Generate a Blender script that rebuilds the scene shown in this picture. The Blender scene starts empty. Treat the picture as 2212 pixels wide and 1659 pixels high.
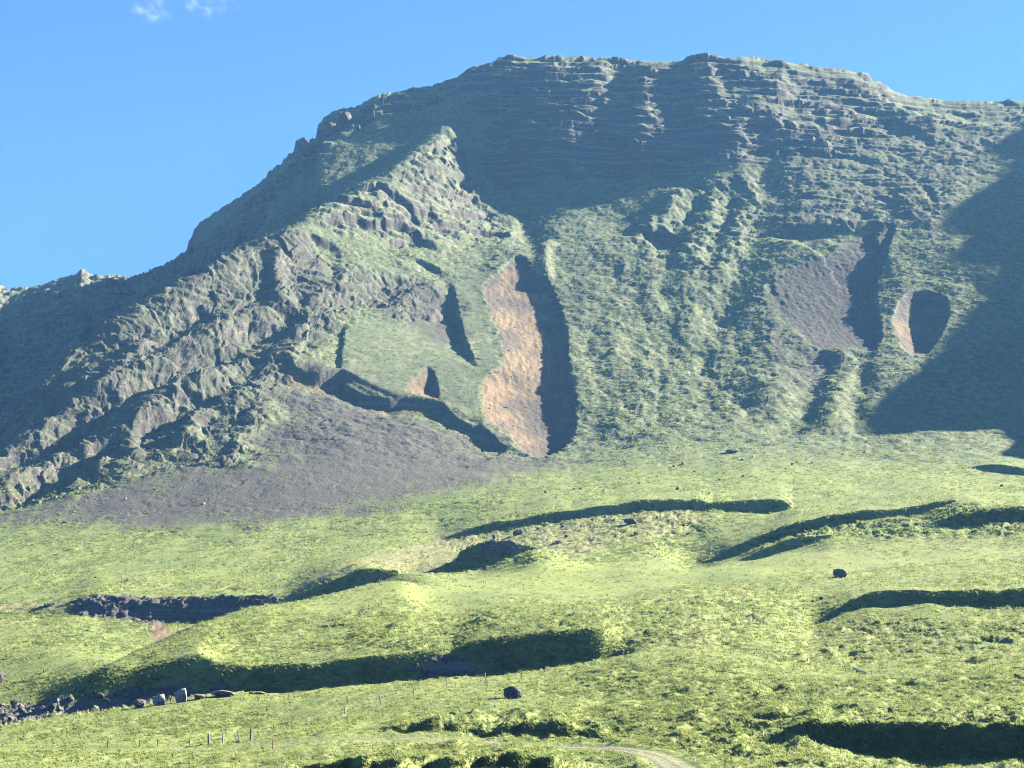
import bpy, math, random, time
import numpy as np
T0 = time.time()
sc = bpy.context.scene
col = sc.collection
random.seed(7); RNG = np.random.default_rng(7)

# ------------------------------------------------------------------ camera
W, H, F = 1024.0, 768.0, 1911.0          # picture size the camera is measured in, focal length in those pixels
HORIZON = 690.0                          # picture row of the true horizon
PITCH = math.atan((HORIZON - H/2)/F)
cam_d = bpy.data.cameras.new('camera'); cam = bpy.data.objects.new('camera', cam_d); col.objects.link(cam)
cam.location = (0, 0, 0); cam.rotation_euler = (math.pi/2 + PITCH, 0, 0)
cam_d.sensor_width = 36; cam_d.lens = F/W*36; cam_d.clip_start = 0.5; cam_d.clip_end = 30000
sc.camera = cam

# ------------------------------------------------------------------ light
SUN_EL, SUN_AZ = math.radians(28), math.radians(30)       # azimuth: from +x (right) towards +y (away)
SUN = np.array([math.cos(SUN_EL)*math.cos(SUN_AZ), math.cos(SUN_EL)*math.sin(SUN_AZ), math.sin(SUN_EL)])
world = bpy.data.worlds.new('World'); sc.world = world; world.use_nodes = True
nt = world.node_tree; nt.nodes.clear()
sky = nt.nodes.new('ShaderNodeTexSky'); sky.sky_type = 'NISHITA'; sky.sun_disc = False
sky.sun_elevation = SUN_EL; sky.sun_rotation = math.pi/2 - SUN_AZ
sky.altitude = 0; sky.air_density = 0.55; sky.dust_density = 0.0; sky.ozone_density = 10.0
bg = nt.nodes.new('ShaderNodeBackground'); bg.inputs['Strength'].default_value = 0.05
wo = nt.nodes.new('ShaderNodeOutputWorld')
nt.links.new(sky.outputs[0], bg.inputs[0]); nt.links.new(bg.outputs[0], wo.inputs[0])
sd = bpy.data.lights.new('sun', 'SUN'); so = bpy.data.objects.new('sun', sd); col.objects.link(so)
sd.energy = 5.0; sd.angle = math.radians(0.5); sd.color = (1.0, 0.93, 0.76)
so.rotation_euler = (math.pi/2 - SUN_EL, 0, math.pi/2 + SUN_AZ)
sc.view_settings.view_transform = 'Standard'; sc.view_settings.look = 'None'
sc.view_settings.exposure = 2.55; sc.view_settings.gamma = 1.0
sc.view_settings.use_curve_mapping = False
HAZE = 0.00006
sc.cycles.use_denoising = True; sc.cycles.denoiser = 'OPENIMAGEDENOISE'; sc.cycles.denoising_prefilter = 'NONE'; sc.cycles.denoising_input_passes = 'RGB_ALBEDO_NORMAL'; sc.cycles.filter_width = 1.1
sc.cycles.max_bounces = 4; sc.cycles.diffuse_bounces = 0; sc.cycles.volume_bounces = 0

# ------------------------------------------------------------------ picture <-> place
SP = 2212.0/1024.0                        # the photograph was measured at 2212 x 1659
CP, SNP = math.cos(PITCH), math.sin(PITCH)
def ray(sx, sy):
    """measured point -> (u, t): x = u*y, z = t*y along the line of sight"""
    a = (np.asarray(sx, float)/SP - W/2)/F; b = (H/2 - np.asarray(sy, float)/SP)/F
    dy = CP - b*SNP
    return a/dy, (SNP + b*CP)/dy
def proj(X, Y, Z):
    d = Y*CP + Z*SNP
    return (W/2 + F*X/d)*SP, (H/2 - F*(-Y*SNP + Z*CP)/d)*SP

# ------------------------------------------------------------------ noise
_P = np.random.default_rng(11).permutation(256); _P = np.concatenate([_P, _P, _P[:2]])
_G = np.array([[math.cos(k*math.pi/8), math.sin(k*math.pi/8)] for k in range(16)])
def perlin(x, y):
    xi = np.floor(x); yi = np.floor(y); fx = x - xi; fy = y - yi
    xi = xi.astype(np.int64) & 255; yi = yi.astype(np.int64) & 255
    ux = fx*fx*fx*(fx*(fx*6 - 15) + 10); uy = fy*fy*fy*(fy*(fy*6 - 15) + 10)
    def g(ix, iy, dx, dy):
        h = _P[_P[ix] + iy] & 15
        return _G[h, 0]*dx + _G[h, 1]*dy
    a = g(xi, yi, fx, fy); b = g(xi + 1, yi, fx - 1, fy)
    c = g(xi, yi + 1, fx, fy - 1); d = g(xi + 1, yi + 1, fx - 1, fy - 1)
    a += ux*(b - a); c += ux*(d - c)
    return (a + uy*(c - a))*1.5
def fbm(x, y, octaves=4, gain=0.5, lac=2.03):
    s = np.zeros_like(x); a = 1.0; f = 1.0; n = 0
    for k in range(octaves):
        s += a*perlin(x*f + 17.3*k, y*f - 9.1*k); n += a; a *= gain; f *= lac
    return s/n
def ridged(x, y, octaves=4, gain=0.55, lac=2.1):
    s = np.zeros_like(x); a = 1.0; f = 1.0; n = 0
    for k in range(octaves):
        s += a*(1 - np.abs(perlin(x*f + 31.7*k, y*f + 5.3*k))*1.6); n += a; a *= gain; f *= lac
    return s/n
def sstep(a, b, x):
    t = np.clip((x - a)/(b - a), 0, 1); return t*t*(3 - 2*t)

# ------------------------------------------------------------------ the lie of the land: lines across the picture, near to far
# each line: (measured x, measured y, distance in metres); z follows from the line of sight
U = np.concatenate([np.linspace(-0.36, -0.278, 36, endpoint=False), np.linspace(-0.278, 0.278, 1010), np.linspace(0.278, 0.36, 37)[1:]])
NC = len(U)
def line(pts, smooth=0):
    p = np.array(pts, float); u, t = ray(p[:, 0], p[:, 1])
    Yv = np.interp(U, u, p[:, 2]); Zv = np.interp(U, u, t*p[:, 2])
    if smooth:
        k = np.exp(-0.5*(np.arange(-3*smooth, 3*smooth + 1)/smooth)**2); k /= k.sum()
        f = lambda v: np.convolve(np.pad(v, 3*smooth, mode='edge'), k, mode='valid')
        Yv, Zv = f(Yv), f(Zv)
    return Yv, Zv
def gsm1(v, s):
    k = np.exp(-0.5*(np.arange(-3*s, 3*s + 1)/s)**2); return np.convolve(np.pad(v, 3*s, mode='edge'), k/k.sum(), mode='valid')
def with_y(pts, ys):
    """attach distances given at a few x to a polyline"""
    xs = [a for a, _ in ys]; vs = [b for _, b in ys]
    return [(x, y, float(np.interp(x, xs, vs))) for x, y in pts]

L = []
L.append((np.full(NC, 30.0), np.full(NC, -3.2)))
L.append((np.full(NC, 110.0), np.full(NC, -6.6)))
L.append(line([(-400, 1662, 188), (700, 1662, 185), (1500, 1664, 180), (2600, 1664, 180)]))
L.append(line([(-400, 1624, 214), (200, 1622, 214), (520, 1619, 214), (700, 1610, 214), (800, 1605, 214), (900, 1601, 214), (1000, 1603, 214), (1100, 1608, 214), (1200, 1615, 213), (1300, 1622, 212), (1500, 1625, 208), (1700, 1610, 210), (2600, 1605, 212)], 10))
L.append(line([(-400, 1608, 222), (200, 1606, 222), (520, 1603, 222), (700, 1593, 222), (800, 1587, 222), (900, 1583, 222), (1000, 1584, 222), (1100, 1588, 222), (1200, 1595, 221), (1300, 1603, 220), (1500, 1600, 218), (1700, 1588, 222), (2600, 1583, 225)], 10))
l3 = line(with_y([(-400, 1600), (-100, 1576), (0, 1566), (200, 1538), (400, 1513), (520, 1499), (600, 1498), (700, 1486), (830, 1473), (900, 1468), (1000, 1466),
     (1100, 1456), (1200, 1444), (1340, 1413), (1500, 1402), (1620, 1415), (1760, 1432), (1900, 1434), (2212, 1415), (2600, 1400)], [(-400, 285), (600, 300), (1300, 305), (2600, 300)]), 4)
L.append(l3)
rv = gsm1(np.interp(U, ray([-400, 60, 200, 500, 900, 1000, 1030, 1100, 1290, 1360, 1500], [1450]*11)[0], [2.5, 3, 5.5, 8.0, 7.0, 3.0, 4.2, 7.5, 5.5, 0.3, 0.0]), 6)
L.append((l3[0] + 7.5, l3[1] - rv + np.interp(U, ray([1300, 1400], [1400]*2)[0], [0, 1.0])))
l5 = line([(-400, 1580, 302), (-100, 1562, 302), (0, 1552, 303), (100, 1535, 305), (130, 1512, 307), (180, 1470, 312), (232, 1438, 313.5), (300, 1441, 314.5), (370, 1424, 315.5), (430, 1410, 315.5), (450, 1420, 314.5), (470, 1432, 313.5), (550, 1436, 313.5), (700, 1430, 313.5), (780, 1417, 313.5), (860, 1412, 313.5),
     (940, 1405, 315.5), (985, 1402, 317.5), (1012, 1392, 317.5), (1060, 1375, 316.5), (1200, 1364, 316.5), (1300, 1360, 317.5), (1350, 1367, 326), (1500, 1356, 330), (1760, 1385, 330), (2000, 1380, 330), (2600, 1360, 325)], 2)
L.append(l5)
L.append((l5[0] + 3.0, l5[1] + 0.55))
l6 = line([(-400, 1568, 330), (0, 1534, 330), (100, 1520, 328), (180, 1467, 324), (232, 1437, 324), (280, 1406, 338), (360, 1371, 356), (440, 1341, 372), (530, 1316, 388), (620, 1301, 402),
     (750, 1279, 432), (850, 1258, 460), (1000, 1262, 470), (1300, 1262, 480), (1600, 1240, 490), (2000, 1215, 500), (2600, 1180, 500)], 5)
L.append(l6)
dp = np.interp(U, ray([-400, 150, 240, 400, 600, 800, 870, 950], [1300]*8)[0], [0, 0, 1, 5, 6, 5, 2, 0])
lin = line([(-400, 1500, 372), (0, 1480, 372), (230, 1425, 372), (600, 1285, 425), (850, 1248, 480), (1000, 1252, 492), (1600, 1230, 510), (2600, 1170, 520)], 6)
kb = sstep(0, 3, dp)
L.append((np.maximum(l6[0] + 16, lin[0]), lin[1]*(1 - kb) + (np.minimum(lin[1], l6[1]) - dp)*kb))
l8 = line([(-400, 1345, 520), (0, 1340, 520), (160, 1328, 522), (300, 1342, 522), (430, 1348, 522), (520, 1322, 520), (610, 1306, 505), (660, 1296, 505), (740, 1272, 512), (855, 1241, 525), (900, 1238, 535),
     (1000, 1236, 540), (1600, 1208, 550), (2000, 1172, 548), (2212, 1155, 545), (2600, 1130, 545)], 3)
L.append(l8)
l9 = line([(-400, 1304, 548), (0, 1304, 542), (100, 1302, 537), (150, 1299, 534), (165, 1297, 533), (200, 1289, 531), (300, 1291, 531), (450, 1287, 531), (560, 1284, 529), (605, 1285, 520), (622, 1292, 513), (660, 1274, 517), (720, 1250, 524), (770, 1235, 528), (850, 1229, 540), (900, 1222, 560),
     (1000, 1220, 565), (1500, 1200, 585), (1700, 1165, 600), (2000, 1115, 605), (2212, 1100, 600), (2600, 1085, 600)], 2)
L.append(l9)
L.append((l9[0] + 4.0, l9[1] + 0.7))
L.append(line([(-400, 1210, 690), (0, 1205, 690), (300, 1190, 690), (700, 1175, 690), (1000, 1150, 690), (1500, 1100, 695), (1700, 1096, 700), (2000, 1066, 710), (2212, 1055, 710), (2600, 1045, 710)], 20))
L.append(line([(-400, 1110, 815), (0, 1100, 815), (300, 1078, 815), (600, 1060, 815), (900, 1070, 800), (1200, 1050, 800), (1600, 1035, 810), (2212, 1030, 810), (2600, 1020, 810)], 20))
L.append(line([(-400, 1050, 855), (0, 1022, 870), (300, 985, 885), (600, 960, 905), (900, 985, 900), (1150, 1000, 905), (1250, 975, 925), (1450, 925, 950), (1700, 915, 955), (1870, 942, 935), (2130, 938, 935), (2250, 965, 920), (2600, 960, 920)], 14))
L.append(line([(-400, 1150, 880), (-200, 1010, 895), (0, 975, 905), (150, 860, 945), (300, 790, 970), (600, 740, 1030), (900, 730, 1085), (1200, 740, 1105), (1600, 740, 1110), (2000, 710, 1110), (2250, 700, 1100), (2600, 700, 1090)], 14))
L.append(line([(-400, 1210, 900), (-200, 1050, 912), (0, 955, 925), (150, 790, 985), (300, 720, 1015), (600, 610, 1110), (900, 560, 1210), (1000, 560, 1235), (1200, 560, 1245), (1600, 550, 1250), (2000, 520, 1250), (2600, 510, 1240)], 14))
l14 = line([(-400, 1280, 915), (-200, 1100, 925), (-90, 1020, 935), (0, 938, 945), (40, 885, 960), (90, 822, 985), (170, 737, 1020), (260, 682, 1045), (400, 597, 1085), (520, 542, 1130), (640, 488, 1180), (700, 442, 1225), (760, 412, 1260), (830, 384, 1295), (900, 330, 1370), (965, 290, 1425), (1000, 335, 1420),
     (1060, 412, 1390), (1150, 418, 1388), (1300, 403, 1392), (1450, 388, 1396), (1600, 375, 1400), (1700, 345, 1420), (1850, 315, 1455), (2000, 295, 1485), (2212, 275, 1500), (2600, 270, 1510)], 3)
L.append(l14)
l15 = line([(-400, 1280, 1250), (0, 990, 1250), (200, 790, 1290), (400, 640, 1330), (520, 537, 1230), (640, 470, 1275), (760, 390, 1350), (830, 362, 1375), (900, 310, 1420), (965, 262, 1450), (1010, 290, 1450), (1060, 300, 1440),
     (1150, 285, 1442), (1300, 275, 1445), (1450, 268, 1450), (1600, 262, 1455), (1850, 245, 1505), (2000, 258, 1525), (2212, 250, 1540), (2600, 250, 1545)], 4)
L.append(l15)
SKY = [(-400, 660), (-120, 655), (-60, 640), (-10, 628), (5, 640), (12, 645), (60, 641), (130, 622), (160, 614), (170, 607), (176, 603), (182, 609), (200, 622), (250, 625), (280, 627), (305, 622), (330, 611), (350, 606), (390, 576), (403, 566), (407, 545), (420, 520), (430, 506), (470, 482), (540, 441), (572, 414), (579, 396), (600, 380), (634, 346), (639, 324), (655, 314), (668, 322), (681, 312), (688, 278), (700, 266),
     (722, 250), (745, 243), (762, 246), (800, 223), (820, 215), (852, 208), (900, 195), (950, 187), (970, 185), (990, 172), (1010, 155), (1030, 147), (1060, 139), (1080, 134), (1110, 128), (1150, 131), (1200, 133), (1250, 137), (1285, 134), (1300, 134), (1320, 139), (1370, 142), (1400, 141), (1470, 140), (1508, 131), (1528, 129), (1545, 133),
     (1590, 132), (1602, 129), (1650, 133), (1690, 136), (1720, 142), (1780, 150), (1830, 157), (1870, 168), (1900, 182), (1930, 200), (1960, 212), (2000, 220), (2040, 223), (2100, 224), (2150, 226), (2212, 224), (2600, 225)]
l16 = line(with_y(SKY, [(-400, 1980), (300, 1960), (400, 1800), (560, 1660), (690, 1560), (900, 1550), (1010, 1565), (1100, 1580), (1700, 1590), (2000, 1600), (2600, 1610)]))
sk_ = np.interp(U, ray([-400, 350, 420, 560, 700, 1000, 1100, 2600], [300]*8)[0], [.4, .4, 1.0, 1.8, 2.0, 1.0, 0.25, 0.25])
l16 = (l16[0], l16[1] + sk_*(1.6*fbm(U*260, 0*U, 4, 0.65) + 0.8*np.sign(fbm(U*420, 0*U + 3, 2))*np.abs(fbm(U*420, 0*U + 3, 2))**0.5))
L.append(l16)
L.append((l16[0] + 60, l16[1] - np.interp(U, ray([-400, 330, 620, 760, 2600], [500]*5)[0], [38, 38, 30, 8, 6]))); L.append((l16[0] + 900, l16[1] - 75))

KY = np.stack([a for a, _ in L], 1); KZ = np.stack([b for _, b in L], 1)
for k in range(1, KY.shape[1]): KY[:, k] = np.maximum(KY[:, k], KY[:, k-1] + 0.8)
# monotone cubic through the knots of each column
hk = np.diff(KY, axis=1); dk = np.diff(KZ, axis=1)/hk
m = np.zeros_like(KZ); m[:, 0] = dk[:, 0]; m[:, -1] = dk[:, -1]
pr = dk[:, :-1]*dk[:, 1:]
w1 = 2*hk[:, 1:] + hk[:, :-1]; w2 = hk[:, 1:] + 2*hk[:, :-1]
with np.errstate(divide='ignore', invalid='ignore'):
    m[:, 1:-1] = np.where(pr > 0, (w1 + w2)/(w1/dk[:, :-1] + w2/dk[:, 1:]), 0)
YF = np.concatenate([np.geomspace(30, 175, 60, endpoint=False), np.geomspace(175, 1720, 3300), np.linspace(1724, 2700, 160)])
ZF = np.zeros((NC, len(YF)))
for k in range(KY.shape[1] - 1):
    m1 = (0.7*dk[:, 4:5] if k == 4 else m[:, k+1:k+2])          # the front meadow keeps rising right up to its brow
    j0 = np.searchsorted(YF, KY[:, k].min()); j1 = np.searchsorted(YF, KY[:, k+1].max())
    y = YF[None, j0:j1]; a = KY[:, k:k+1]; b = KY[:, k+1:k+2]
    s = np.clip((y - a)/(b - a), 0, 1); hh = b - a
    z = (2*s**3 - 3*s**2 + 1)*KZ[:, k:k+1] + (s**3 - 2*s**2 + s)*hh*m[:, k:k+1] + (3*s**2 - 2*s**3)*KZ[:, k+1:k+2] + (s**3 - s**2)*hh*m1
    ins = (y >= a) & ((y < b) | (k == KY.shape[1] - 2))
    ZF[:, j0:j1] = np.where(ins, z, ZF[:, j0:j1])
ZF[:, YF < 30.01] = KZ[:, :1]
last = YF[None, :] >= KY[:, -1:]; ZF = np.where(last, KZ[:, -1:], ZF)

def gsm(A, sig, axis=0):
    r = int(3*sig + 0.5); k = np.exp(-0.5*(np.arange(-r, r + 1)/sig)**2); k /= k.sum()
    p = [(0, 0)]*A.ndim; p[axis] = (r, r); B = np.pad(A, p, mode='edge'); out = np.zeros_like(A, dtype=float)
    n = A.shape[axis]
    for j, w in enumerate(k):
        sl = [slice(None)]*A.ndim; sl[axis] = slice(j, j + n); out += w*B[tuple(sl)]
    return out
near = YF < 900
nb_ = np.searchsorted(YF, 312); ZF[:, :nb_] = gsm(ZF[:, :nb_], 3.0); nb2 = np.searchsorted(YF, 900)
fw = sstep(305, 330, YF[:nb2])[None, :]; ZF[:, :nb2] = ZF[:, :nb2]*(1 - fw) + gsm(ZF[:, :nb2], 6.5)*fw
jf = np.searchsorted(YF, 1200); wf = (sstep(10, 60, l16[0][:, None] - YF[None, jf:])*(sstep(ray(1060, 300)[0], ray(980, 300)[0], U)*sstep(ray(670, 300)[0], ray(730, 300)[0], U))[:, None]*sstep(20, 70, YF[None, jf:] - l14[0][:, None]))
ZF[:, jf:] = ZF[:, jf:]*(1 - wf) + gsm(ZF[:, jf:], 7.0)*wf
def bank(bot, top, slope=48, D=40, ymin=150, at=None, spread=45.0):
    """a steep bank: its foot and its brow as they were measured; the ground behind the brow eases back"""
    b = np.array(bot, float); t = np.array(top, float)
    ub, tb = ray(b[:, 0], b[:, 1]); ut, tt = ray(t[:, 0], t[:, 1])
    lo, hi = max(ub[0], ut[0]), min(ub[-1], ut[-1])
    ts = math.tan(math.radians(slope)); j0 = np.searchsorted(YF, ymin)
    idx = np.nonzero((U > lo) & (U < hi))[0]
    v0 = np.interp(U[idx], ub, tb); v1 = np.interp(U[idx], ut, tt); gap = np.maximum(v1 - v0, 0)
    jx = U[idx]*1000 + b[0, 1]; z_ = 0*jx
    v1 = np.maximum(v1 + np.minimum(gap, 0.004)*(0.5*fbm(jx/24, z_, 2)), v0)
    v0 = v0 + np.minimum(gap, 0.004)*(0.6*fbm(jx/16, z_ + 4, 3))
    v0 = np.minimum(v0, v1)
    Yb = np.zeros(len(idx)); 
    for n, i in enumerate(idx):
        pf = ZF[i, j0:]/YF[j0:]; hit = np.nonzero(pf >= v0[n])[0]
        j = (hit[0] if len(hit) else len(pf) - 1) + j0; j = max(j, 1)
        p0, p1 = ZF[i, j-1]/YF[j-1], ZF[i, j]/YF[j]
        f = np.clip((v0[n] - p0)/(p1 - p0), 0, 1) if p1 > p0 else 1.0
        Yb[n] = YF[j-1] + f*(YF[j] - YF[j-1])
    if len(Yb) > 30: Yb = gsm(Yb, 4.0); v1 = gsm(v1, 1.5)
    if at is not None:                      # the foot lies at a known distance: lift or sink the ground around it to suit
        Yb = np.interp(U[idx], [U[idx][0], U[idx][-1]], at)
        dl = v0*Yb - np.array([np.interp(Yb[n], YF, ZF[i]) for n, i in enumerate(idx)])
        full = np.zeros(NC); full[idx] = dl; fy = np.interp(np.arange(NC), idx, Yb)
        e = 30.0; n_ = np.arange(NC)
        full = np.where(n_ < idx[0], dl[0]*np.exp(-((idx[0] - n_)/e)**2), np.where(n_ > idx[-1], dl[-1]*np.exp(-((n_ - idx[-1])/e)**2), full))
        full = gsm(full, 5.0)
        ZF[:] += full[:, None]*np.exp(-((YF[None, :] - fy[:, None])/spread)**2)
    for n, i in enumerate(idx):
        Zb = np.interp(Yb[n], YF, ZF[i])
        hgt = (v1[n]*Yb[n] - Zb)/(1 - v1[n]/ts)
        if hgt <= 0.02: continue
        Yt = Yb[n] + hgt/ts
        d = Zb + hgt - np.interp(Yt, YF, ZF[i])
        if d <= 0: continue
        d *= min(1.0, gap[n]/0.0012)*(min(1.0, n/45.0)**0.7 if gap[0] < 3e-4 else 1.0)*(min(1.0, (len(idx) - 1 - n)/45.0)**0.7 if gap[-1] < 3e-4 else 1.0)
        prof = np.where(YF < Yt, np.clip((YF - Yb[n])/(Yt - Yb[n]), 0, 1), np.exp(-(np.maximum(YF - Yt, 0)/D)))
        ZF[i] += d*prof
# --- banks and scarps of the meadows, near to far
bank([(560, 1668), (700, 1664), (850, 1668), (1000, 1668), (1130, 1668), (1250, 1664), (1300, 1652)], [(560, 1668), (640, 1646), (760, 1640), (850, 1642), (1000, 1640), (1150, 1634), (1240, 1636), (1300, 1652)], 59, 7)
bank([(795, 1582), (900, 1578), (1050, 1578), (1150, 1582), (1250, 1590), (1345, 1600)], [(795, 1582), (860, 1566), (950, 1555), (1100, 1560), (1200, 1562), (1270, 1576), (1345, 1600)], 59, 18)
bank([(1650, 1590), (1760, 1600), (1850, 1628), (2000, 1640), (2212, 1648), (2600, 1650)], [(1650, 1590), (1710, 1562), (1760, 1556), (1900, 1560), (2060, 1563), (2212, 1568), (2600, 1570)], 57, 30, at=(222, 196), spread=20)
bank([(1568, 1556), (1650, 1553), (1720, 1548), (1750, 1545)], [(1568, 1556), (1620, 1543), (1650, 1534), (1690, 1533), (1750, 1545)], 59, 12)
bank([(1765, 1345), (1830, 1318), (1900, 1310), (2000, 1306), (2212, 1312), (2600, 1315)], [(1765, 1345), (1840, 1288), (1880, 1278), (1960, 1278), (2100, 1274), (2212, 1272), (2600, 1272)], 57, 30, at=(372, 355), spread=30)
bank([(890, 1242), (960, 1236), (1050, 1223), (1120, 1198), (1160, 1182)], [(890, 1242), (940, 1228), (985, 1208), (995, 1190), (1020, 1172), (1060, 1166), (1110, 1170), (1160, 1180)], 62, 12, at=(548, 548), spread=25)
bank([(1500, 1222), (1600, 1196), (1700, 1160), (1800, 1136), (1900, 1120), (2000, 1110), (2070, 1080)], [(1500, 1222), (1590, 1176), (1640, 1155), (1700, 1134), (1780, 1116), (1850, 1106), (1950, 1098), (2040, 1080), (2070, 1078)], 61, 40, at=(600, 606), spread=60)
bank([(1580, 1214), (1650, 1204), (1720, 1184), (1800, 1160)], [(1580, 1214), (1650, 1182), (1720, 1162), (1800, 1156)], 57, 14, at=(578, 566), spread=16)
bank([(940, 1166), (1000, 1158), (1100, 1142), (1200, 1123), (1300, 1113), (1400, 1102), (1500, 1099), (1545, 1098), (1600, 1109), (1660, 1107), (1712, 1098)], [(940, 1166), (975, 1150), (1000, 1140), (1100, 1123), (1200, 1105), (1300, 1093), (1400, 1081), (1450, 1077), (1500, 1078), (1540, 1087), (1558, 1080), (1618, 1077), (1690, 1081), (1712, 1096)], 63, 60, at=(690, 676), spread=50)
bank([(1960, 1140), (2060, 1135), (2100, 1132), (2212, 1128), (2600, 1125)], [(1960, 1140), (2060, 1112), (2120, 1100), (2212, 1096), (2600, 1090)], 59, 30, at=(575, 560), spread=30)
bank([(2070, 1010), (2150, 1018), (2212, 1026), (2300, 1030)], [(2070, 1009), (2120, 999), (2212, 1009), (2300, 1029)], 59, 20)
bank([(610, 1308), (700, 1289), (800, 1260), (862, 1240)], [(610, 1308), (660, 1274), (720, 1250), (770, 1234), (862, 1230)], 60, 22, ymin=480, at=(505, 512), spread=22)
# small turf steps
bank([(370, 1195), (420, 1191), (500, 1183)], [(370, 1194), (430, 1186), (500, 1181)], 62, 8)
bank([(560, 1166), (640, 1161), (760, 1151)], [(560, 1164), (640, 1158), (760, 1149)], 62, 8)
bank([(640, 1368), (680, 1356), (760, 1350), (800, 1342)], [(640, 1366), (680, 1353), (760, 1344), (800, 1341)], 59, 8)
bank([(520, 1398), (620, 1385), (740, 1372)], [(520, 1396), (620, 1382), (740, 1369)], 59, 6)
bank([(1130, 1320), (1180, 1312), (1230, 1306)], [(1130, 1319), (1180, 1308), (1230, 1305)], 59, 6)
print('profiles', round(time.time() - T0, 1))

# ------------------------------------------------------------------ grid: rows follow what can be seen, so that the mesh is fine where it is looked at
NR = 1080
SYF = proj(0*ZF, np.broadcast_to(YF, ZF.shape), ZF)[1]
best = np.minimum.accumulate(SYF, axis=1)
vis = np.zeros_like(SYF); vis[:, 1:] = np.maximum(best[:, :-1] - best[:, 1:], 0)
vis[:, YF < 170] *= 0.02
wgt = vis + np.gradient(np.log(YF))[None, :]*60
k = np.ones(9)/9
wgt = np.apply_along_axis(lambda v: np.convolve(np.pad(v, 4, mode='edge'), k, mode='valid'), 0, wgt)
cum = np.cumsum(wgt, 1); cum = (cum - cum[:, :1])/(cum[:, -1:] - cum[:, :1])
q = np.linspace(0, 1, NR)
GY = np.stack([np.interp(q, cum[i], YF) for i in range(NC)]); GZ = np.stack([np.interp(GY[i], YF, ZF[i]) for i in range(NC)])
GX = U[:, None]*GY
SX, SY = proj(GX, GY, GZ)                 # measured coordinates of every vertex of the smooth land
Z0 = GZ.copy()
print('grid', GX.shape, round(time.time() - T0, 1))

def p2w(pts, ymin=150, ymax=3000):
    """measured points -> plan positions (x, y) on the smooth land, nearest visible hit"""
    out = []
    for sx, sy in pts:
        u, t = ray(sx, sy); i = int(np.clip(np.searchsorted(U, u), 0, NC - 1))
        ok = (GY[i] >= ymin) & (GY[i] <= ymax)
        jj = np.nonzero(ok & (Z0[i] >= t*GY[i]))[0]
        j = jj[0] if len(jj) else np.nonzero(ok)[0][-1]
        out.append((u*GY[i, j], GY[i, j]))
    return np.array(out)
def box(P, pad):
    return (GX > P[:, 0].min() - pad) & (GX < P[:, 0].max() + pad) & (GY > P[:, 1].min() - pad) & (GY < P[:, 1].max() + pad)
def inside(P, x, y):
    c = np.zeros(x.shape, bool); n = len(P)
    for k in range(n):
        (x1, y1), (x2, y2) = P[k], P[(k + 1) % n]
        if y1 == y2: continue
        c ^= ((y1 > y) != (y2 > y)) & (x < (x2 - x1)*(y - y1)/(y2 - y1) + x1)
    return c
def seg(x, y, a, b):
    d = b - a; l2 = max(float(d @ d), 1e-9)
    s = np.clip(((x - a[0])*d[0] + (y - a[1])*d[1])/l2, 0, 1)
    return np.hypot(x - a[0] - s*d[0], y - a[1] - s*d[1]), s
def warp(x, y, sc_, amp):
    return x + amp*fbm(x/sc_, y/sc_, 3), y + amp*fbm(x/sc_ + 71, y/sc_ - 33, 3)
def area(pts, soft=6.0, jag=0.0, jsc=20.0, ymin=150, ymax=3000):
    """soft mask (0..1) of a measured outline, on the whole grid"""
    P = p2w(pts, ymin, ymax); M = np.zeros_like(GX); b = box(P, soft*3 + jag)
    x, y = GX[b], GY[b]
    if jag: x, y = warp(x, y, jsc, jag)
    d = np.full(x.shape, 1e9)
    for k in range(len(P)):
        d = np.minimum(d, seg(x, y, P[k], P[(k + 1) % len(P)])[0])
    d = np.where(inside(P, x, y), d, -d)
    M[b] = sstep(-soft, soft, d)
    return M
# ------------------------------------------------------------------ features carved into the land (all in plan, metres)
MTN = sstep(820, 940, GY)
SKN = sstep(0, 10, np.abs(l16[1][:, None] - GZ) + 0.2*np.abs(GY - l16[0][:, None]))
SKF = sstep(4, 45, np.abs(GY - l16[0][:, None]))*sstep(-0.5, 42, np.maximum(l16[1][:, None] - GZ, np.where(GY > l16[0][:, None], 60, 0)))       # relief fades out at the skyline, which keeps its measured line
def curve(P, closed):
    for _ in range(2):
        n_ = np.roll(P, -1, 0) if closed else P[1:]; c_ = P if closed else P[:-1]
        q_ = np.empty((len(c_)*2, 2)); q_[0::2] = 0.75*c_ + 0.25*n_; q_[1::2] = 0.25*c_ + 0.75*n_
        P = q_ if closed else np.concatenate([P[:1], q_, P[-1:]])
    return P
def scar(pts, depth, left=0.35, right=1.5, up=1.3, down=0.28, jag=1.5, jsc=5.0, rough=0.0, gmax=None):
    P = curve(p2w(pts), True); b = box(P, 5); x, y = warp(GX[b], GY[b], jsc, jag)
    ins = inside(P, x, y)
    A = 0.5*np.sum(P[:, 0]*np.roll(P[:, 1], -1) - np.roll(P[:, 0], -1)*P[:, 1]); sg = 1 if A > 0 else -1
    d = np.full(x.shape, 1e9)
    for k in range(len(P)):
        a, c = P[k], P[(k + 1) % len(P)]; e = c - a; n = np.array([e[1], -e[0]])*sg; n = n/max(np.hypot(*n), 1e-6)
        wl, wr, wu, wd = max(-n[0], 0)**2, max(n[0], 0)**2, max(n[1], 0)**2, max(-n[1], 0)**2
        s = left*wl + right*wr + up*wu + down*wd
        d = np.minimum(d, seg(x, y, a, c)[0]*s)
    cut = np.where(ins, depth*np.tanh(d/depth), 0)
    if rough: cut = cut*(1 + rough*fbm(x/7, y/7, 3))
    GZ[b] -= cut
    M = np.zeros_like(GX); M[b] = np.where(ins, sstep(0.0, 0.9, d), 0)
    return M
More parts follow.
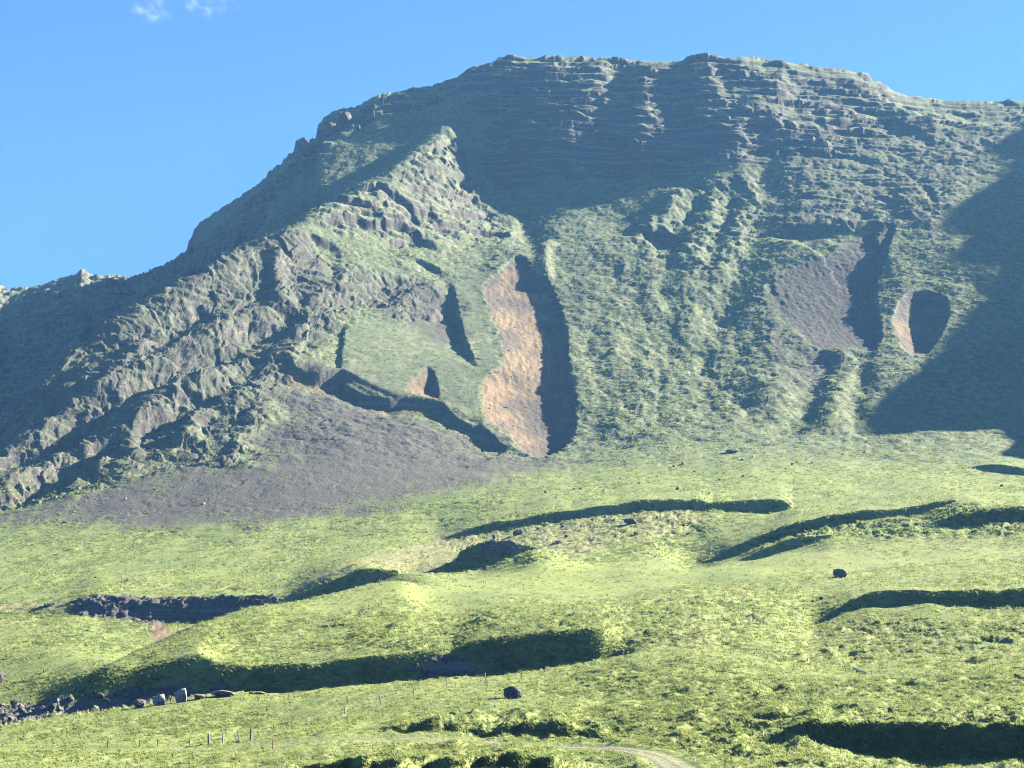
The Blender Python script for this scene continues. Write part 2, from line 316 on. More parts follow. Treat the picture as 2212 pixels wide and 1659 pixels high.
def stepdown(pts, drop, decay, width=1.2, flip=False, jag=1.2, jsc=8.0, ends=12.0):
    """ground to the right of the line (walking along it) is lower; eases back over `decay` metres"""
    P = curve(p2w(pts), False); b = box(P, decay*2.5); x, y = warp(GX[b], GY[b], jsc, jag)
    best = np.full(x.shape, 1e9); side = np.zeros(x.shape); along = np.zeros(x.shape)
    Ls = np.concatenate([[0], np.cumsum(np.hypot(*np.diff(P, axis=0).T))])
    for k in range(len(P) - 1):
        a, c = P[k], P[k + 1]; dd, s = seg(x, y, a, c); e = c - a
        cr = (x - a[0])*e[1] - (y - a[1])*e[0]
        nb = dd < best
        best = np.where(nb, dd, best); side = np.where(nb, np.sign(cr), side); along = np.where(nb, Ls[k] + s*(Ls[k+1] - Ls[k]), along)
    if flip: side = -side
    sd_ = best*side
    tp = sstep(0, ends, along)*sstep(0, ends, Ls[-1] - along)
    low = sstep(-0.2, width*2, sd_)*np.exp(-np.maximum(sd_, 0)/decay)*tp
    GZ[b] -= drop*low
    M = np.zeros_like(GX); M[b] = low
    return M
def rib(pts, amp, width, ends=8.0, jag=2.0, jsc=12.0, sharp=False):
    P = p2w(pts); b = box(P, width*3.5); x, y = warp(GX[b], GY[b], jsc, jag)
    best = np.full(x.shape, 1e9)
    for k in range(len(P) - 1): best = np.minimum(best, seg(x, y, P[k], P[k + 1])[0])
    w = np.maximum(1 - best/(width*1.8), 0) if sharp else np.exp(-(best/width)**2)
    GZ[b] += amp*w*SKF[b]
    M = np.zeros_like(GX); M[b] = w
    return M

def facets(x, y, size, tilt, seed=0):
    """broken rock: every block is a tilted plane at its own height"""
    gx, gy = x/size, y/size; ix, iy = np.floor(gx).astype(np.int64), np.floor(gy).astype(np.int64)
    best = np.full(x.shape, 1e9); out = np.zeros(x.shape)
    for dx in (-1, 0, 1):
        for dy in (-1, 0, 1):
            cx, cy_ = ix + dx, iy + dy
            h1 = _P[(_P[(cx + seed) & 255] + cy_) & 255]/255.0; h2 = _P[(_P[(cy_ + 57 + seed) & 255] + cx) & 255]/255.0; h3 = _P[(_P[(cx + 91) & 255] + cy_ + seed + 13) & 255]/255.0
            px_, py_ = cx + 0.1 + 0.8*h1, cy_ + 0.1 + 0.8*h2
            d_ = (gx - px_)**2 + (gy - py_)**2
            v = (h3 - 0.5) + tilt*((h1 - 0.5)*(gx - px_) + (h2 - 0.5)*(gy - py_))*2
            nb = d_ < best; best = np.where(nb, d_, best); out = np.where(nb, v, out)
    return out
# --- masks of what covers the ground (0..1)
rock = np.zeros_like(GX); scree = np.zeros_like(GX); brown = np.zeros_like(GX); dry = np.zeros_like(GX); lush = np.zeros_like(GX); rough = np.zeros_like(GX)

# zones
z_crag = area([(-300, 1180), (0, 930), (170, 732), (400, 592), (560, 520), (650, 500), (720, 560), (820, 590), (930, 600), (975, 640), (985, 690), (930, 690), (850, 690), (770, 660), (745, 700), (635, 770), (640, 820), (570, 900), (545, 1010), (440, 1012), (300, 1035), (150, 1080), (0, 1095), (-300, 1120)], 9, 10, 30, 700, 1300)
z_cliff = area([(985, 175), (1060, 120), (1600, 110), (1880, 150), (2000, 210), (2500, 200), (2500, 265), (2212, 275), (2050, 280), (1900, 300), (1800, 340), (1700, 330), (1640, 360), (1600, 365), (1450, 380), (1300, 392), (1150, 405), (1070, 412), (1030, 350), (1060, 260), (1000, 230)], 10, 6, 20, 1300, 1700)
z_spur = area([(640, 470), (700, 435), (830, 400), (900, 395), (1000, 400), (1060, 430), (1110, 500), (1110, 525), (960, 520), (830, 515), (700, 500)], 8, 6, 20, 1100, 1500)
z_dark = area([(405, 560), (575, 405), (690, 280), (1010, 150), (1050, 135), (1050, 180), (900, 235), (830, 255), (720, 300), (700, 340), (600, 420), (470, 560), (400, 600)], 8, 4, 20, 1100, 1900)
z_far = sstep(-0.163, -0.172, U)[:, None]*sstep(1180, 1300, GY)
z_knoll = area([(1330, 520), (1390, 490), (1460, 420), (1530, 390), (1640, 375), (1650, 470), (1600, 560), (1500, 600), (1440, 570)], 6, 4, 15, 1100, 1450)
z_right = area([(1700, 330), (1850, 300), (2000, 275), (2200, 280), (2050, 430), (2030, 520), (1960, 480), (1800, 490), (1650, 500), (1660, 400)], 10, 8, 20, 1200, 1500)

# --- broad shape: buttresses and hollows below the summit
for k_, (pts, a_, w_) in enumerate([
    ([(1285, 140), (1255, 210), (1235, 300), (1200, 380)], 12, 13), ([(1180, 150), (1165, 230), (1110, 330), (1095, 395)], 9, 10),
    ([(1510, 140), (1550, 200), (1570, 280), (1575, 335)], 7, 15), ([(1400, 160), (1390, 260), (1370, 370)], 6, 9),
    ([(1700, 150), (1640, 230), (1700, 300)], 8, 12), ([(1830, 165), (1900, 230), (2000, 270)], 7, 12),
    ([(1620, 380), (1610, 440), (1585, 520), (1560, 600)], 3.5, 8), ([(1545, 395), (1540, 450), (1500, 540), (1480, 620)], 3.5, 10),
    ([(1470, 425), (1440, 470), (1400, 500)], 9, 9), ([(1180, 520), (1178, 560), (1180, 600)], 5, 4),
    ([(1000, 335), (1075, 410), (1110, 470)], 4, 6), ([(975, 288), (1000, 330)], 6, 5),
    ([(1660, 740), (1675, 830), (1680, 900)], 5, 12), ([(1820, 770), (1800, 840), (1800, 925)], 6, 10),
    ([(1890, 790), (1880, 850), (1890, 920)], 4, 10)]):
    rib(pts, a_*0.5, w_*1.15, jag=4)
for pts, a_, w_ in [
    ([(1340, 150), (1335, 260), (1330, 380)], -9, 10), ([(1450, 160), (1470, 260), (1480, 380)], -9, 11), ([(1060, 330), (1120, 420), (1150, 520)], -10, 12),
    ([(1640, 330), (1680, 430), (1600, 560), (1560, 680)], -6, 14), ([(1500, 440), (1470, 500), (1440, 570)], -4, 7),
    ([(1590, 410), (1570, 470), (1530, 560)], -6, 6), ([(1860, 770), (1868, 815), (1845, 880), (1858, 912)], -6, 6),
    ([(1800, 785), (1760, 845), (1740, 900), (1700, 930)], -7, 8), ([(1460, 640), (1440, 760), (1430, 880)], -3, 9), ([(1560, 640), (1520, 760), (1530, 880)], -3.5, 10), ([(1350, 600), (1370, 760)], -2.5, 9)]:
    rib(pts, a_*0.5, w_*1.15, jag=4)

# --- landslip scars
G1 = [(1118, 553), (1140, 562), (1160, 592), (1188, 603), (1205, 640), (1222, 690), (1228, 725), (1227, 775), (1240, 830), (1250, 875), (1245, 925), (1230, 962), (1200, 985), (1168, 992), (1125, 982), (1105, 962), (1098, 942), (1072, 925), (1045, 902), (1033, 870), (1037, 822), (1055, 805), (1088, 787), (1080, 740), (1062, 690), (1042, 640), (1037, 615), (1060, 600), (1085, 580), (1100, 562)]
m_g1 = scar(G1, 7, left=0.30, right=1.7, up=1.0, down=0.22, jag=2.4)
m_g2 = scar([(868, 845), (880, 825), (903, 808), (915, 791), (935, 795), (945, 820), (951, 858), (938, 864), (900, 853)], 7, left=0.4, right=1.6, up=1.1, down=0.3, jag=0.8)
m_g6 = scar([(1922, 700), (1940, 655), (1962, 635), (2000, 624), (2040, 634), (2056, 665), (2046, 700), (2022, 745), (2000, 770), (1960, 768), (1945, 750)], 10, left=0.6, right=1.5, up=1.5, down=0.25, jag=0.6)
m_g5 = scar([(1942, 478), (1928, 520), (1906, 580), (1892, 645), (1906, 692), (1907, 740), (1895, 765), (1830, 757), (1770, 760), (1700, 715), (1640, 650), (1655, 605), (1720, 570), (1790, 545), (1840, 500), (1900, 470)], 6.5, left=0.10, right=1.3, up=0.22, down=0.25, jag=3.0)
m_g7 = scar([(1982, 408), (1995, 400), (2012, 404), (2023, 425), (2021, 442), (2005, 436), (1990, 425)], 5, jag=0.5) 
m_g8 = scar([(1880, 425), (1905, 420), (1930, 428), (1932, 440), (1905, 438)], 4, jag=0.5)
# thin scarp left of the tongue of turf, lobes of turf ending above the scree
s1 = stepdown([(955, 598), (975, 612), (987, 640), (993, 690), (1010, 740), (1026, 778), (1034, 800)], 6.5, 18, 1.0, ends=45)
s2 = stepdown([(735, 798), (757, 830), (800, 847), (842, 856), (870, 853), (905, 858), (950, 862), (975, 893), (1010, 914), (1036, 914), (1050, 925), (1085, 962), (1108, 966)], 6.5, 24, 1.5, ends=8)
s3 = stepdown([(625, 765), (632, 785), (645, 797), (685, 803), (722, 800), (735, 796)], 5.0, 26, 1.2, ends=5)
s4 = stepdown([(748, 703), (742, 740), (736, 798)], 2.5, 10, 0.8, ends=6)
s5 = stepdown([(1380, 508), (1430, 500), (1470, 508), (1500, 528)], 10.0, 26, 1.5, ends=5)
s6 = stepdown([(870, 552), (905, 553), (945, 575), (965, 600)], 4.0, 18, 1.5, ends=14, jag=3)
s7 = stepdown([(655, 505), (700, 520), (740, 540)], 6.0, 14, 1.5, ends=10, jag=3)
s8 = stepdown([(1640, 505), (1700, 480), (1800, 487), (1880, 470), (1935, 476)], 7.0, 50, 6.0, ends=20, jag=5)
for pts, a_, w_ in [([(440, 670), (340, 735), (200, 815), (110, 885)], -7, 7), ([(570, 700), (500, 745), (400, 780), (320, 795), (270, 835), (140, 930), (40, 990)], -11, 9), ([(430, 860), (330, 920), (230, 960), (100, 1030), (0, 1085)], -9, 8),
    ([(640, 640), (600, 720), (520, 800), (440, 850)], -6, 7), ([(400, 700), (300, 745), (180, 835)], 4, 6), ([(520, 730), (420, 765), (330, 780), (250, 830)], 4, 6), ([(605, 560), (600, 600), (620, 660)], 7, 6), ([(440, 850), (420, 905), (405, 960)], 6, 6), ([(280, 930), (290, 985)], 4, 5)]:
    rib(pts, a_*0.85, w_, jag=5, jsc=16)
for pts in [[(812, 392), (838, 405), (862, 422), (905, 455), (905, 490)], [(655, 428), (740, 412), (815, 398)], [(690, 470), (760, 462), (830, 478), (900, 490)], [(868, 396), (940, 405), (985, 420), (1022, 420)],
            [(955, 440), (1010, 455), (1050, 450), (1078, 465)], [(925, 480), (990, 487), (1060, 492), (1110, 506)], [(700, 436), (770, 434), (820, 446)], [(815, 520), (860, 508), (900, 497)], [(880, 335), (930, 322), (970, 300)], [(900, 372), (960, 368), (1010, 380)], [(860, 448), (930, 452)], [(480, 520), (560, 488), (640, 458)]]:
    stepdown(pts, random.uniform(4.5, 7.5), 11, 1.2, jag=4.0, jsc=14, ends=5)
print('features', round(time.time() - T0, 1))

# --- relief of the different grounds
def strata(w, period, amp, sharp=0.5, tilt=0.0, wob=2.5):
    b = w > 0.01; x, y, z = GX[b], GY[b], GZ[b]
    q_ = (z + tilt*x + wob*fbm(x/45, y/45, 2) + 0.35*fbm(x/9, y/9, 2))/period
    q0 = np.floor(q_); f = q_ - q0
    st = sstep(0.5 - sharp/2, 0.5 + sharp/2, f) - f
    # each bed stands out by its own amount
    h = (np.sin(q0*12.9898)*43758.5453) % 1.0
    pt = 0.06 + 1.2*sstep(-0.2, 0.4, fbm(x/38 + q0*0.37, y/60 - q0*0.21, 3))      # beds crop out in patches
    GZ[b] += SKN[b]*w[b]*amp*period*st*(0.5 + 0.9*h)*pt
# buttressed cliffs: strong undulation along the face
b = z_cliff > 0.01
GZ[b] += SKF[b]*z_cliff[b]*(5.5*fbm(GX[b]/40, GY[b]/50, 3) + 1.3*facets(GX[b] + 3*fbm(GX[b]/9, GY[b]/9, 2), GY[b]*1.6, 9, 1.0))
strata(z_cliff, 10.0, 1.05, 0.35, 0.02, 4); strata(z_cliff, 4.3, 1.1, 0.4, 0.0, 3)
b = z_spur > 0.01
GZ[b] += z_spur[b]*(3.5*fbm(GX[b]/26, GY[b]/30, 4) + 1.1*facets(GX[b] + 3*fbm(GX[b]/7, GY[b]/7, 2), GY[b] + 3*fbm(GX[b]/7 + 9, GY[b]/7, 2), 6, 1.2) + 1.0*fbm(GX[b]/4, GY[b]/5, 3, 0.65))
strata(z_spur, 9.0, 0.3, 0.5, 0.05, 7); strata(z_spur, 4.6, 0.25, 0.5, -0.06, 6)
zd = np.maximum(z_dark, z_far*0.9); b = zd > 0.01
GZ[b] += SKF[b]*zd[b]*(5*fbm(GX[b]/26, GY[b]/26, 4) + 4*facets(GX[b], GY[b], 16, 1.4) + 2*facets(GX[b], GY[b], 7, 1.4, 5))
strata(zd, 12.0, 0.8, 0.35); strata(zd, 4.5, 0.6, 0.4)
b = z_knoll > 0.01
GZ[b] += z_knoll[b]*(3*fbm(GX[b]/10, GY[b]/14, 4))
strata(z_knoll, 5.0, 0.5, 0.4)
b = z_right > 0.01
GZ[b] += z_right[b]*(2.5*fbm(GX[b]/14, GY[b]/18, 4)); strata(z_right, 5.0, 0.35, 0.4, 0.05, 6)
# crags: folded knobs, ledges and hollows
b = z_crag > 0.01; x, y = warp(GX[b], GY[b], 40, 14)
ca, sa = math.cos(0.5), math.sin(0.5); xr, yr = x*ca - y*sa, x*sa + y*ca
w9x, w9y = warp(x, y, 12, 4)
cr = 6*(ridged(xr/40, yr/120, 2, 0.45) - 0.5) + 2.5*fbm(xr/20 + 3, yr/34, 3) + 2.0*facets(w9x, w9y, 13, 0.8) + 1.2*facets(w9x + 40, w9y, 5.5, 1.0, 7) + 0.6*facets(x, y, 2.9, 1.0, 19) + 1.1*fbm(x/3.4, y/4.2, 3, 0.7)
GZ[b] += 0.78*z_crag[b]*cr
strata(z_crag, 6.0, 0.15, 0.5, 0.2, 6)
CR = np.zeros_like(GX); CR[b] = cr

z_top = area([(820, 400), (900, 342), (965, 290), (1000, 335), (1040, 400), (1010, 420), (900, 400)], 5, 4, 14, 1200, 1500)
b = z_top > 0.01; GZ[b] += z_top[b]*(2.2*facets(GX[b], GY[b], 7, 1.2, 3) + 2.5*fbm(GX[b]/14, GY[b]/14, 3))
# grass slopes of the mountain: hummocks and small terraces, rills running down
gm = MTN*(1 - np.clip(z_cliff + z_spur + z_crag + zd + m_g1 + m_g2 + m_g5 + m_g6, 0, 1))
z_shelf = area([(745, 705), (800, 690), (900, 690), (985, 700), (1030, 790), (1035, 905), (960, 860), (850, 850), (760, 825), (738, 790)], 6, 4, 14, 900, 1250)
z_tong = area([(985, 560), (1050, 600), (1040, 640), (1085, 785), (1037, 815), (1005, 700)], 6, 4, 14, 900, 1350)
gm0 = gm.copy(); gm = gm*(1 - 0.7*np.maximum(z_shelf, z_tong))
b = gm > 0.01; x, y = GX[b], GY[b]
GZ[b] += gm[b]*(0.95*fbm(x/6.0, y/5.2, 3, 0.7) + 1.3*fbm(x/15, y/16, 3) + 2.2*fbm(x/48, y/70, 2))
strata(gm0*(1 - 0.5*z_shelf), 1.9, 0.42, 0.5, 0.0, 9)
m_rill = area([(1300, 540), (1480, 600), (1650, 520), (1720, 660), (1690, 900), (1450, 915), (1280, 960), (1240, 800)], 14, 6, 20)
b = m_rill > 0.01; x, y = warp(GX[b], GY[b], 30, 5)
GZ[b] += m_rill[b]*(1.5*fbm(x/13, y/90, 2) + 0.6*fbm(x/5, y/16, 2))
# scree and scar floors: fine
fl = np.clip(m_g1 + m_g2 + m_g5 + m_g6, 0, 1); b = fl > 0.01
GZ[b] += fl[b]*(0.3*fbm(GX[b]/2.2, GY[b]/3, 2) + 0.3*fbm(GX[b]/3.4 + 0.02*GY[b], GY[b]/24, 3))

# meadows: tussocks, stronger in some places
low = 1 - MTN
tus = np.clip(0.32 + 0.6*fbm(GX/22, GY/34, 3), 0.08, 1)
for pts, v, so_ in [
    ([(700, 1640), (900, 1590), (1150, 1540), (1250, 1500), (1700, 1470), (2400, 1440), (2400, 1700), (560, 1700)], 0.75, 5),
    ([(820, 1585), (930, 1548), (1150, 1530), (1330, 1560), (1330, 1600)], 1.1, 2),
    ([(1400, 1650), (1560, 1570), (1700, 1550), (2400, 1540), (2400, 1700), (1400, 1700)], 1.15, 3),
    ([(1640, 1430), (1760, 1370), (1900, 1330), (2000, 1345), (2400, 1330), (2400, 1440), (1900, 1430)], 0.85, 4),
    ([(650, 1400), (1000, 1330), (1400, 1300), (1700, 1260), (1750, 1330), (1600, 1400), (1340, 1400), (900, 1400)], 0.8, 5),
    ([(1560, 1215), (1700, 1150), (2000, 1110), (2400, 1090), (2400, 1180), (1900, 1200)], 1.4, 6),
    ([(960, 1160), (1300, 1115), (1540, 1100), (1480, 1180), (1200, 1220), (1000, 1235)], 0.9, 5),
    ([(0, 1400), (150, 1345), (230, 1390), (0, 1420)], 0.6, 4)]:
    a_ = area(pts, so_, so_, 12, 150, 900); tus = tus*(1 - a_) + v*a_
smoothband = area([(620, 1303), (850, 1262), (1000, 1250), (1500, 1228), (2212, 1160), (2400, 1150), (2400, 1185), (1900, 1225), (1500, 1262), (1000, 1300), (700, 1330)], 5, 3, 12, 150, 900)
tus *= np.clip(1 + 0.9*fbm(GX/16 + 5, GY/24, 3), 0.25, 1.8)
tus *= 1 - 0.85*smoothband
TRACK = [(-60, 1618), (200, 1616), (520, 1612), (700, 1602), (800, 1597), (900, 1593), (1000, 1595), (1100, 1600), (1200, 1607), (1300, 1614), (1370, 1623), (1415, 1636), (1450, 1652), (1475, 1668)]
TP = p2w(TRACK, 150, 260)
def along(P, n):
    """even points along a smooth line through P"""
    for _ in range(3):
        q_ = np.empty((len(P)*2 - 2, 2)); q_[0::2] = 0.75*P[:-1] + 0.25*P[1:]; q_[1::2] = 0.25*P[:-1] + 0.75*P[1:]
        P = np.concatenate([P[:1], q_, P[-1:]])
    s_ = np.concatenate([[0], np.cumsum(np.hypot(*np.diff(P, axis=0).T))]); t_ = np.linspace(0, s_[-1], n)
    return np.stack([np.interp(t_, s_, P[:, 0]), np.interp(t_, s_, P[:, 1])], 1)
TL = along(TP, 400)
b = box(TL, 12); td = np.full(GX.shape, 1e9); x, y = GX[b], GY[b]; d = np.full(x.shape, 1e9)
for k in range(0, len(TL) - 4, 4): d = np.minimum(d, seg(x, y, TL[k], TL[k + 4])[0])
td[b] = d; tflat = 1 - sstep(1.9, 4.5, td)
tus *= 1 - tflat
GZ -= 0.25*(1 - sstep(1.6, 2.6, td))
b = low > 0.01; x, y = GX[b], GY[b]
x2, y2 = warp(x, y, 9, 2.0)
# tussocks lean the way the land falls: sharper on one side
t1 = fbm(x2/3.4, y2/5.5, 3); t2 = ridged(x2/6.5 + 4, y2/10, 2) - 0.62
GZ[b] += low[b]*(tus[b]*(0.62*t1 + 0.75*t2) + 0.9*fbm(x/26, y/40, 3) + tus[b]*0.36*fbm(x/1.3, y/1.7, 2))
# rocky banks of the stream
z_st = area([(150, 1302), (200, 1286), (300, 1288), (600, 1281), (612, 1305), (520, 1322), (430, 1350), (300, 1345), (160, 1330)], 1.2, 1.5, 6, 400, 600)
b = z_st > 0.01; GZ[b] += z_st[b]*(1.3*(ridged(GX[b]/6, GY[b]/6, 4) - 0.5) + 0.9*fbm(GX[b]/2, GY[b]/2, 3)); strata(z_st, 1.3, 0.9, 0.35, 0.15, 1.0)
z_rb = area([(-200, 1600), (0, 1570), (200, 1540), (400, 1515), (530, 1500), (520, 1494), (420, 1488), (390, 1478), (330, 1480), (250, 1498), (140, 1512), (60, 1505), (0, 1525), (-200, 1560)], 1.5, 1.5, 6, 240, 335)
b = z_rb > 0.01; GZ[b] += z_rb[b]*(1.2*(ridged(GX[b]/4, GY[b]/4, 4) - 0.35))
z_rm = area([(840, 1478), (900, 1468), (1000, 1467), (1030, 1440), (1000, 1410), (960, 1412), (900, 1448)], 1.0, 1.2, 5, 280, 335)
b = z_rm > 0.01; GZ[b] += z_rm[b]*(0.8*(ridged(GX[b]/3, GY[b]/3, 4) - 0.4))
print('relief', round(time.time() - T0, 1))

# ------------------------------------------------------------------ what the ground is covered with
def up(dst, m, v=1.0): np.maximum(dst, m*v, out=dst)
gx_, gy_ = np.gradient(GZ, axis=0), np.gradient(GZ, axis=1)
dYr = np.gradient(GY, axis=1); dXc = np.gradient(GX, axis=0); dYc = np.gradient(GY, axis=0); dXr = np.gradient(GX, axis=1)
det = dXc*dYr - dXr*dYc
zx = (gx_*dYr - gy_*dYc)/det; zy = (gy_*dXc - gx_*dXr)/det
SLOPE = np.degrees(np.arctan(np.hypot(zx, zy)))
n1 = fbm(GX/14, GY/20, 4)
up(scree, area([(-250, 1110), (0, 1092), (150, 1080), (300, 1030), (440, 1010), (540, 1000), (560, 930), (610, 850), (650, 806), (735, 802), (760, 838), (850, 862), (905, 868), (960, 900), (1010, 925), (1060, 955), (1115, 975), (1170, 990), (1150, 1012), (1080, 1040), (1000, 1055), (900, 1075), (800, 1095), (700, 1120), (600, 1128), (500, 1130), (350, 1140), (200, 1140), (100, 1130), (-250, 1140)], 45, 34, 30, 600, 1100))
up(scree, z_crag*0.56); up(scree, z_top*0.45); up(scree, area([(800, 590), (930, 600), (985, 640), (1000, 720), (960, 740), (900, 700), (820, 650)], 10, 8, 20, 900, 1300), 0.75)
up(scree, z_right, 0.45); up(scree, area([(1640, 600), (1700, 700), (1790, 765), (1830, 760), (1740, 870), (1690, 850), (1650, 740)], 8, 8, 20, 900, 1300), 0.6)
up(brown, m_g1); up(brown, m_g2); up(brown, m_g6); up(scree, m_g5); up(brown, m_g5, 0.38)
up(brown, sstep(0.45, 0.9, s2)*0.95); up(brown, sstep(0.5, 0.9, s3)*0.9); up(brown, s1*0.4)
up(brown, area([(250, 1325), (300, 1328), (370, 1345), (400, 1362), (380, 1368), (320, 1350)], 1.5, 1.5, 8, 350, 560), 0.85)
up(dry, (1 - sstep(0.8, 2.0, td))*0.5*sstep(900, 1200, SX))
up(dry, area([(960, 1162), (1100, 1145), (1300, 1116), (1500, 1102), (1560, 1110), (1500, 1150), (1350, 1180), (1150, 1200), (1000, 1200), (860, 1232), (760, 1230)], 8, 8, 14, 480, 760), 0.68)
up(dry, area([(620, 1285), (800, 1200), (960, 1140), (1000, 1160), (860, 1228), (760, 1236), (650, 1282)], 4, 4, 14, 480, 760), 0.8)
up(dry, area([(1640, 1425), (1760, 1370), (1900, 1330), (2000, 1345), (2212, 1380), (2212, 1420), (1900, 1430)], 4, 5, 12, 280, 420), 0.45)
up(dry, area([(1480, 1285), (1640, 1265), (1660, 1290), (1400, 1360), (1340, 1400), (1500, 1400), (1700, 1340), (1640, 1330)], 5, 6, 12, 280, 470), 0.5)
up(dry, area([(-100, 1302), (140, 1300), (160, 1318), (-100, 1325)], 3, 3, 10, 480, 620), 0.9)
up(dry, area([(1700, 1195), (2212, 1130), (2212, 1190), (1950, 1230), (1800, 1230)], 6, 6, 14, 430, 640), 0.45)
up(rock, z_st); up(rock, z_rb, 0.9); up(rock, z_rm, 0.9)
up(rock, area([(985, 1200), (1020, 1170), (1110, 1170), (1145, 1180), (1100, 1200), (1040, 1200)], 2, 2, 8, 480, 640), 0.8)
cm = np.clip(z_cliff + z_spur*0.9 + zd + z_knoll*0.7 + z_right*0.4, 0, 1)
up(rock, cm*sstep(40, 58, SLOPE + 16*n1)); up(rock, z_crag*sstep(44, 62, SLOPE + 12*n1)*0.9)
up(rock, gm*sstep(46, 60, SLOPE)*0.6)
up(rock, np.maximum(m_g1, m_g6)*sstep(40, 50, SLOPE)*0.9)
up(lush, (1 - MTN)*(0.55 + 0.5*n1)); up(lush, smoothband)
lush[:] = np.clip(lush - 0.0, 0, 1)
ATTR = {'rock': rock, 'scree': scree, 'brown': brown, 'dry': dry, 'lush': lush, 'mountain': MTN}
print('cover', round(time.time() - T0, 1))
# ------------------------------------------------------------------ mesh
def grid_object(name, fmask, mats, smooth=True):
    """the faces of the grid chosen by fmask (NC-1, NR-1) as one mesh object"""
    vid = np.arange(NC*NR).reshape(NC, NR)
    a = vid[:-1, :-1][fmask]; b = vid[1:, :-1][fmask]; c = vid[1:, 1:][fmask]; d = vid[:-1, 1:][fmask]
    quads = np.stack([a, b, c, d], 1)
    used, inv = np.unique(quads, return_inverse=True); quads = inv.reshape(-1, 4)
    me = bpy.data.meshes.new(name); nv, nf = len(used), len(quads)
    me.vertices.add(nv); me.loops.add(nf*4); me.polygons.add(nf)
    co = np.stack([GX.ravel()[used], GY.ravel()[used], GZ.ravel()[used]], 1).astype(np.float32)
    me.vertices.foreach_set('co', co.ravel())
    me.loops.foreach_set('vertex_index', quads.ravel().astype(np.int32))
    me.polygons.foreach_set('loop_start', np.arange(0, nf*4, 4, dtype=np.int32))
    me.polygons.foreach_set('loop_total', np.full(nf, 4, dtype=np.int32))
    me.polygons.foreach_set('use_smooth', np.full(nf, smooth))
    for nm, arr in ATTR.items():
        at = me.attributes.new(nm, 'FLOAT', 'POINT'); at.data.foreach_set('value', arr.ravel()[used].astype(np.float32))
    me.update(); me.validate()
    for mt in mats: me.materials.append(mt)
    o = bpy.data.objects.new(name, me); col.objects.link(o)
    return o
# ------------------------------------------------------------------ materials
class NT:
    def __init__(s, name):
        s.m = bpy.data.materials.new(name); s.m.use_nodes = True; s.t = s.m.node_tree; s.t.nodes.clear()
        s.out = s.n('ShaderNodeOutputMaterial')
    def n(s, typ, **kw):
        x = s.t.nodes.new(typ)
        for k, v in kw.items(): setattr(x, k, v)
        return x
    def l(s, a, b): s.t.links.new(a, b)
    def val(s, sock, v):
        if hasattr(v, 'is_output'): s.l(v, sock)
        else: sock.default_value = v
    def math(s, op, a, b=0.0, c=0.0):
        x = s.n('ShaderNodeMath', operation=op); s.val(x.inputs[0], a); s.val(x.inputs[1], b); s.val(x.inputs[2], c); return x.outputs[0]
    def noise(s, vec, scale, detail=4, rough=0.55):
        x = s.n('ShaderNodeTexNoise'); s.l(vec, x.inputs['Vector']); x.inputs['Scale'].default_value = scale
        x.inputs['Detail'].default_value = detail; x.inputs['Roughness'].default_value = rough; return x.outputs[0]
    def ramp(s, v, a, b):
        x = s.n('ShaderNodeMapRange', interpolation_type='SMOOTHSTEP'); s.val(x.inputs[0], v); x.inputs[1].default_value = a; x.inputs[2].default_value = b; return x.outputs[0]
    def mix(s, f, a, b):
        x = s.n('ShaderNodeMix', data_type='RGBA'); s.val(x.inputs[0], f); s.val(x.inputs[6], a); s.val(x.inputs[7], b); return x.outputs[2]
    def attr(s, nm): return s.n('ShaderNodeAttribute', attribute_name=nm).outputs['Fac']
def C(r, g, b): return (r, g, b, 1.0)

